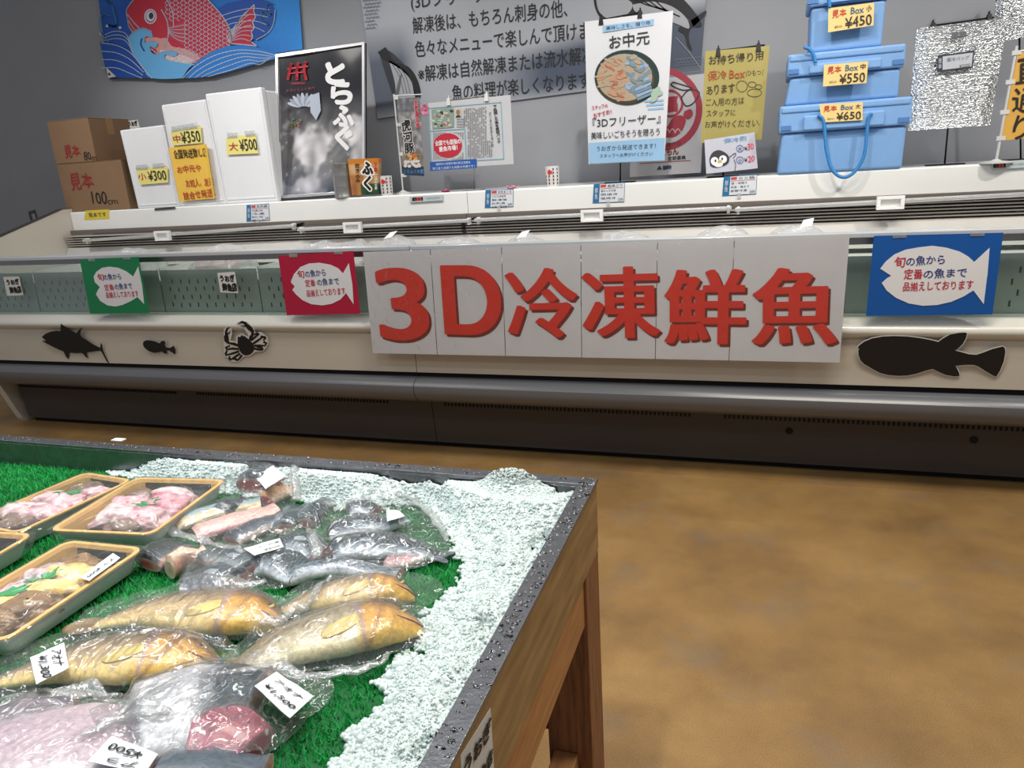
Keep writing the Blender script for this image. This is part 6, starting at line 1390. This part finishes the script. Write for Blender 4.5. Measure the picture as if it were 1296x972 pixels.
# ---------------------------------------------------------------- ice
def pxz(pts, z): return np.array([on_z(x, y, z)[:2] for x, y in pts])
ICE = pxz(bez((128, 594), (150, 578), (180, 560), (230, 556), (330, 560), (430, 566), (560, 578), (640, 585), (730, 595), (770, 612), (748, 660), (715, 715), (676, 785), (636, 860), (590, 945), (540, 1040), (400, 1040), (425, 965), (455, 915), (486, 876), (496, 835), (522, 808), (540, 768), (576, 738), (586, 704), (566, 662), (530, 634), (440, 634), (380, 628), (300, 620), (230, 612), n=8), ZM+.012)
def sdist(P, poly):
    A = poly; B = np.roll(poly, -1, 0); d = np.full(len(P), 1e9); ins = np.zeros(len(P), bool)
    for a, b in zip(A, B):
        ab = b-a; t = np.clip(((P-a)@ab)/max(ab@ab, 1e-12), 0, 1); d = np.minimum(d, np.linalg.norm(P-(a+t[:, None]*ab), axis=1))
        c = (a[1] > P[:, 1]) != (b[1] > P[:, 1]); 
        with np.errstate(divide='ignore', invalid='ignore'): xx = (b[0]-a[0])*(P[:, 1]-a[1])/(b[1]-a[1])+a[0]
        ins ^= c & (P[:, 0] < xx)
    return np.where(ins, d, -d)
GS = .004
gx = np.arange(-1.75, ix1+.001, GS); gy = np.arange(.42, iy1, GS); nx, ny = len(gx), len(gy)
PX, PY = np.meshgrid(gx, gy); P2 = np.stack([PX.ravel(), PY.ravel()], 1); SD = sdist(P2, ICE)
lump = np.array([.5*noise.noise(Vector((x*14, y*14, .3)))+.35*noise.noise(Vector((x*38, y*38, 5)))+.35*noise.noise(Vector((x*95, y*95, 9))) if s > -.06 else 0 for (x, y), s in zip(P2, SD)])
mc = on_z(652, 628, ZM+.02); mound = .034*np.exp(-(((P2[:, 0]-mc.x)/.05)**2+((P2[:, 1]-mc.y)/.035)**2)**1.5)
HI = np.clip(SD, -.05, .09)*.30 + lump*.016 + mound - .001
hole = np.array([noise.noise(Vector((x*17, y*17, 21)))+.4*noise.noise(Vector((x*50, y*50, 2))) if s > -.02 else 0 for (x, y), s in zip(P2, SD)])
near = np.clip(1-(ix1-P2[:, 0])/.07, 0, 1)+.5*np.clip(1-(iy1-P2[:, 1])/.04, 0, 1)+.6*np.clip(1-np.abs(SD-.02)/.03, 0, 1)
HI -= .12*np.clip(hole-.36, 0, .3)*near
HI += .034*np.clip((P2[:, 1]-(iy1-.13))/.1, 0, 1)*np.clip(SD/.035, 0, 1)*np.clip((P2[:, 0]+1.32)/.1, 0, 1)
HI = np.minimum(HI, .047+mound)
def ice_h(x, y):
    i, j = int(round((x-gx[0])/GS)), int(round((y-gy[0])/GS))
    return HI[j*nx+i] if 0 <= i < nx and 0 <= j < ny else -1
keep = HI > .001; idx = -np.ones(len(HI), int); ok = np.zeros(len(HI), bool); Q = []
K2 = keep.reshape(ny, nx); cell = K2[:-1, :-1] & K2[1:, :-1] & K2[:-1, 1:] & K2[1:, 1:]
jj, ii = np.nonzero(cell); F0 = np.stack([jj*nx+ii, jj*nx+ii+1, (jj+1)*nx+ii+1, (jj+1)*nx+ii], 1)
used = np.unique(F0); idx[used] = np.arange(len(used)); Vg = np.stack([P2[used, 0], P2[used, 1], ZM-.002+np.clip(HI[used], 0, .06)], 1)
Vg += NR_.normal(0, .0006, Vg.shape); F0 = idx[F0]; T0 = np.concatenate([F0[:, [0, 1, 2]], F0[:, [0, 2, 3]]])
bm = bmesh.new(); bmesh.ops.create_icosphere(bm, subdivisions=1, radius=1); TV = np.array([v.co[:] for v in bm.verts]); TF = np.array([[v.index for v in f.verts] for f in bm.faces]); bm.free()
nc = 30000; cand = np.nonzero((HI > -.0015) & (SD > -.03))[0]; dens = cand[NR_.integers(0, len(cand), nc)]
cx_ = P2[dens]+NR_.uniform(-GS, GS, (nc, 2)); sz = np.where(HI[dens] < .006, NR_.uniform(.0015, .0045, nc), NR_.uniform(.0010, .0026, nc)); sz *= np.where(NR_.random(nc) < .03, 1.8, 1)
okc = (cx_[:, 0] < ix1-.004) & (cx_[:, 1] < iy1-.004); cx_, sz, hz = cx_[okc], sz[okc], HI[dens][okc]; nc = len(sz)
an = NR_.uniform(0, 6.283, (nc, 2)); scl = NR_.uniform(.6, 1.25, (nc, 3))*sz[:, None]; jit = 1+NR_.normal(0, .13, (nc, len(TV), 1))
W = TV[None]*jit*scl[:, None, :]; c1, s1, c2, s2 = np.cos(an[:, 0]), np.sin(an[:, 0]), np.cos(an[:, 1]), np.sin(an[:, 1])
x_, y_, z_ = W[..., 0], W[..., 1], W[..., 2]; y2 = y_*c2[:, None]-z_*s2[:, None]; z2 = y_*s2[:, None]+z_*c2[:, None]; x2 = x_*c1[:, None]-y2*s1[:, None]; y3 = x_*s1[:, None]+y2*c1[:, None]
W = np.stack([x2+cx_[:, 0, None], y3+cx_[:, 1, None], z2+(ZM-.002+np.maximum(hz, .003)+sz*np.where(hz > .008, -.3, .3))[:, None]], 2)
TFs = (TF[None]+(np.arange(nc)*len(TV))[:, None, None]).reshape(-1, 3)+len(Vg)
m_ice = mat('crushed_ice', '#dbe7e5', .2, 0, .02, 40, .15, 300, trans=.12, spec=.5)
ib = (float(P2[used, 0].mean()), float(P2[used, 1].mean()), ZM)
o = np_mesh('crushed_ice', np.concatenate([Vg, W.reshape(-1, 3)]), np.concatenate([T0, TFs]), m_ice, base=ib); tag(o, 'bed of white crushed ice along the far and right edges of the fish table', 'ice', kind='stuff')
SOLID.append(([Vector(v) for v in Vg], [tuple(f) for f in T0]))

# ---------------------------------------------------------------- plastic bags draped over the fish
m_bag = film('crinkled_bag', .05, .05, .10, (1, 1, 1), .9, 30, (.85, .9, .9), aniso=True)
m_fold = film('folded_film', .16, .14, .12, (1, 1, 1), .8, 40, (.85, .88, .88))
NSOL = join_solids()
BV = BVHTree.FromPolygons(*NSOL, epsilon=0)
def top_z(x, y):
    h = BV.ray_cast(Vector((x, y, 1)), Vector((0, 0, -1)))[0]; return h.z if h else 0
def bag(outline, label, seed, folds=(), slack=.0006, wr=.0055):
    pts = [on_z(x, y, ZG+.012) for x, y in outline]; cl = bez(*([tuple(p) for p in pts]+[tuple(pts[0])]), n=max(4, 132//len(pts)))[:-1]; NS = len(cl); NR2 = 34
    c = sum((Vector(p) for p in cl), Vector())/NS; XY = np.zeros((NR2+1, NS, 2))
    for i in range(NR2+1):
        for k in range(NS): p = Vector(c).lerp(Vector(cl[k]), i/NR2); XY[i, k] = (min(p.x, ix1-.004), min(p.y, iy1-.004))
    H0 = np.array([[max(ZG+.006, top_z(*XY[i, k])+.003) for k in range(NS)] for i in range(NR2+1)]); H0[0] = H0[0].max(); H = H0.copy()
    for _ in range(26):
        S_ = H.copy(); S_[1:-1] = (H[:-2]+H[2:]+np.roll(H, 1, 1)[1:-1]+np.roll(H, -1, 1)[1:-1])/4-slack*.3; H = np.maximum(H0, S_); H[0] = H[0].mean()
    mb = MB(); vs = []
    for i in range(NR2+1):
        for k in range(NS):
            x, y = XY[i, k]; q = Vector((x*34, y*34, seed)); r = 1-abs(noise.noise(q+Vector((noise.noise(q*.5)*2, 0, 0)))); r2 = 1-abs(noise.noise(Vector((x*80-y*30, y*22, seed+5))))
            vs.append((x, y, H[i, k]+wr*(max(0, r-.62)*1.6+max(0, r2-.7)*.9)))
    fs = [(i*NS+k, i*NS+(k+1) % NS, (i+1)*NS+(k+1) % NS, (i+1)*NS+k) for i in range(1, NR2) for k in range(NS)]+[(k, NS+k, NS+(k+1) % NS) for k in range(0)]
    fs += [tuple(NS+k for k in range(NS))]
    mb.add(vs, fs); base = Vector((c.x, c.y, ZG)); t_ = thing('plastic_bag', label, 'bag', base, 'clear plastic bags of fish')
    o = mb.build('film', m_bag, t_, smooth=True)
    bv = BVHTree.FromPolygons([Vector(v) for v in vs], fs, epsilon=0); 
    for fp, wd in folds:
        L_ = []
        for x, y in bez(*fp, n=8):
            p = on_z(x, y, ZG+.02); h = bv.ray_cast(Vector((p.x, p.y, 1)), Vector((0, 0, -1)))[0]; z = max((h.z if h else ZG+.006), top_z(p.x, p.y))+.003
            q = on_z(x, y, z); h = bv.ray_cast(Vector((q.x, q.y, 1)), Vector((0, 0, -1)))[0]; q.z = max((h.z if h else ZG+.006), top_z(q.x, q.y))+.0025; L_.append(q)
        for _ in range(3): 
            for a in range(1, len(L_)-1): L_[a].z = max(L_[a].z, (L_[a-1].z+L_[a+1].z)/2)
        mf = MB(); W_ = wd; n2 = len(L_)
        vs2 = []
        for a in range(n2):
            tg = (L_[min(a+1, n2-1)]-L_[max(a-1, 0)]).normalized(); s = tg.cross(Vector((0, 0, 1))).normalized(); k = W_*(.35+.65*math.sin(math.pi*(a+.5)/n2))
            tri = []
            for e in (-1, 0, 1):
                p = L_[a]+s*k*e; h = bv.ray_cast(Vector((p.x, p.y, 1)), Vector((0, 0, -1)))[0]; p.z = max((h.z if h else ZG+.006), top_z(p.x, p.y))+.0015+.0015*(e == 0); tri.append(p)
            vs2 += tri
        mf.add(vs2, [(3*a+b, 3*a+3+b, 3*a+4+b, 3*a+1+b) for a in range(n2-1) for b in (0, 1)]); mf.build('folded_edge', m_fold, t_, smooth=True, solid=.0006)
    return t_, bv
def label_on(t_, bv, q, lines, ang=None, blank=False):
    """a paper sticker that follows the film"""
    def at(u, v):
        tl, tr, br, bl = q; x = tl[0]*(1-u)*(1-v)+tr[0]*u*(1-v)+br[0]*u*v+bl[0]*(1-u)*v; y = tl[1]*(1-u)*(1-v)+tr[1]*u*(1-v)+br[1]*u*v+bl[1]*(1-u)*v
        z = ZG+.03
        for _ in range(4):
            p = on_z(x, y, z); h = bv.ray_cast(Vector((p.x, p.y, 1)), Vector((0, 0, -1)))[0]; z = max(h.z if h else ZG+.006, top_z(p.x, p.y)+.003)
        return on_z(x, y, z)
    c = [at(.0, .0), at(1, 0), at(1, 1), at(0, 1)]; ctr = at(.5, .5); n = ((c[1]-c[0]).cross(c[3]-c[0])).normalized(); n = n if n.z > 0 else -n
    if n.z < .6: n = Vector((n.x*.5, n.y*.5, 1)).normalized()
    off = max((p-ctr).dot(n) for p in [at(u, v) for u in (0, .25, .5, .75, 1) for v in (0, .25, .5, .75, 1)])
    pl = Plane(ctr+n*(off+.0015), n); s = sheet(pl, q, 'price_sticker', paper('#dde0e4'), t_, .0006, 8, 6, .0, wav=.0004)
    if lines:
        mb = MB()
        for tx, A, B, h in lines: write(mb, pl, tx, A, B, h, 0, .02, .0016, 2)
        mb.build('lettering', ink('#1b1a1c'), s)
def lines_for(q, rows):
    """rows in the sticker's own frame: text runs from edge u=0 to u=1"""
    tl, tr, br, bl = q
    def at(u, v): return (tl[0]*(1-u)*(1-v)+tr[0]*u*(1-v)+br[0]*u*v+bl[0]*(1-u)*v, tl[1]*(1-u)*(1-v)+tr[1]*u*(1-v)+br[1]*u*v+bl[1]*(1-u)*v)
    H = math.dist(at(.5, 0), at(.5, 1)); return [(s, at(u0, v), at(u1, v), H*h) for s, u0, u1, v, h in rows]
tA, bvA = bag([(176, 692), (225, 640), (290, 600), (330, 580), (378, 574), (380, 600), (372, 640), (364, 662), (330, 690), (300, 712), (255, 718), (200, 722)], 'clear bag of mixed fish cuts beside the right rear tray', 1, [([(175, 658), (230, 676), (280, 692), (308, 699)], .010), ([(372, 578), (374, 600), (366, 625)], .008)])
label_on(tA, bvA, [(324, 604), (345, 589), (362, 602), (336, 619)], [])
tB, bvB = bag([(222, 742), (236, 718), (290, 696), (340, 676), (390, 640), (400, 660), (412, 700), (400, 728), (350, 742), (290, 748), (250, 748)], 'clear bag of grey fish chunks with a small sticker in the middle of the table', 2, [([(280, 750), (305, 744), (335, 738)], .010)])
qb = [(308, 694), (354, 681), (359, 692), (322, 703)]; label_on(tB, bvB, qb, lines_for(qb, [('サバ切身', .3, .95, .3, .26), ('¥500', .4, .9, .72, .28)]))
tC2, bvC = bag([(394, 690), (400, 650), (430, 630), (480, 624), (498, 620), (535, 640), (562, 672), (571, 697), (540, 712), (495, 724), (440, 726), (405, 722)], 'clear bag of two silver mackerel halves beside the ice', 3, [([(497, 621), (530, 635), (555, 660), (567, 686)], .008), ([(390, 668), (400, 690), (398, 705)], .010)])
label_on(tC2, bvC, [(489, 645), (505, 646), (512, 653), (490, 660)], [])
tD, bvD = bag([(92, 786), (118, 764), (200, 742), (300, 742), (362, 756), (380, 775), (365, 796), (310, 806), (230, 806), (150, 794)], 'clear bag around the rearmost yellow greenling', 4, [([(330, 802), (352, 790), (372, 770)], .006)])
tE, bvE = bag([(345, 762), (380, 738), (440, 722), (500, 720), (545, 726), (560, 742), (545, 762), (510, 780), (440, 778), (380, 784)], 'clear bag around the orange-headed greenling', 5, [([(375, 775), (395, 752), (420, 730)], .006)])
tF, bvF = bag([(255, 862), (300, 812), (380, 768), (460, 762), (540, 766), (560, 786), (545, 808), (500, 822), (460, 842), (400, 846), (330, 854)], 'clear bag around the large pale diagonal greenling', 6, [([(262, 852), (350, 838), (430, 822), (490, 812)], .007)])
tG, bvG = bag([(-40, 870), (0, 826), (80, 796), (160, 788), (260, 796), (300, 816), (292, 840), (250, 860), (160, 872), (60, 886)], 'clear bag around the stickered greenling at the left', 7, [([(60, 880), (100, 868), (140, 860)], .007)])
qg = [(38, 832), (81, 813), (87, 845), (46, 866)]
label_on(tG, bvG, qg, lines_for([qg[1], qg[2], qg[3], qg[0]], [('アオナ', .12, .72, .26, .26), ('¥1,300', .1, .95, .68, .26)]))
tH, bvH = bag([(120, 930), (160, 895), (230, 858), (300, 842), (352, 836), (410, 850), (420, 875), (380, 915), (340, 950), (300, 975), (200, 975), (140, 960)], 'clear bag around the big white-bellied chunk at the bottom centre', 8, [([(150, 905), (185, 880), (225, 862)], .008)])
qh = [(350, 850), (397, 881), (367, 909), (322, 868)]; label_on(tH, bvH, qh, lines_for(qh, [('アオナ', .15, .85, .28, .24), ('¥1,500', .1, .9, .68, .28)]))
tI, bvI = bag([(-60, 990), (-30, 950), (60, 925), (150, 905), (230, 900), (262, 930), (250, 975), (150, 1010), (20, 1015)], 'clear bag around the very large pale chunk at the bottom left', 9, [([(100, 925), (160, 905), (215, 896)], .009)])
qi = [(142, 931), (200, 954), (184, 978), (110, 964)]; label_on(tI, bvI, qi, lines_for([qi[2], qi[3], qi[0], qi[1]], [('アラ', .2, .75, .25, .26), ('¥500', .25, .9, .68, .3)]))
tJ, bvJ = bag([(-40, 900), (0, 880), (60, 874), (120, 872), (175, 880), (140, 900), (90, 915), (20, 935), (-30, 945)], 'clear bag around the pinkish chunk at the left edge', 10, [([(0, 882), (60, 876), (150, 878)], .008)])
# sticker on the front tray
bvT = BVHTree.FromPolygons(*NSOL, epsilon=0)
V_ = [v.co+ORG[tC] for v in [c for c in tC.children if c.name.startswith('cling_wrap')][0].data.vertices]; F_ = [tuple(p.vertices) for p in [c for c in tC.children if c.name.startswith('cling_wrap')][0].data.polygons]
qt = [(101, 731), (143, 700), (152, 706), (113, 735)]; label_on(tC, BVHTree.FromPolygons(V_, F_, epsilon=0), qt, lines_for([qt[2], qt[3], qt[0], qt[1]], [('アラ', .1, .4, .5, .4), ('¥500', .5, .9, .5, .4)]))
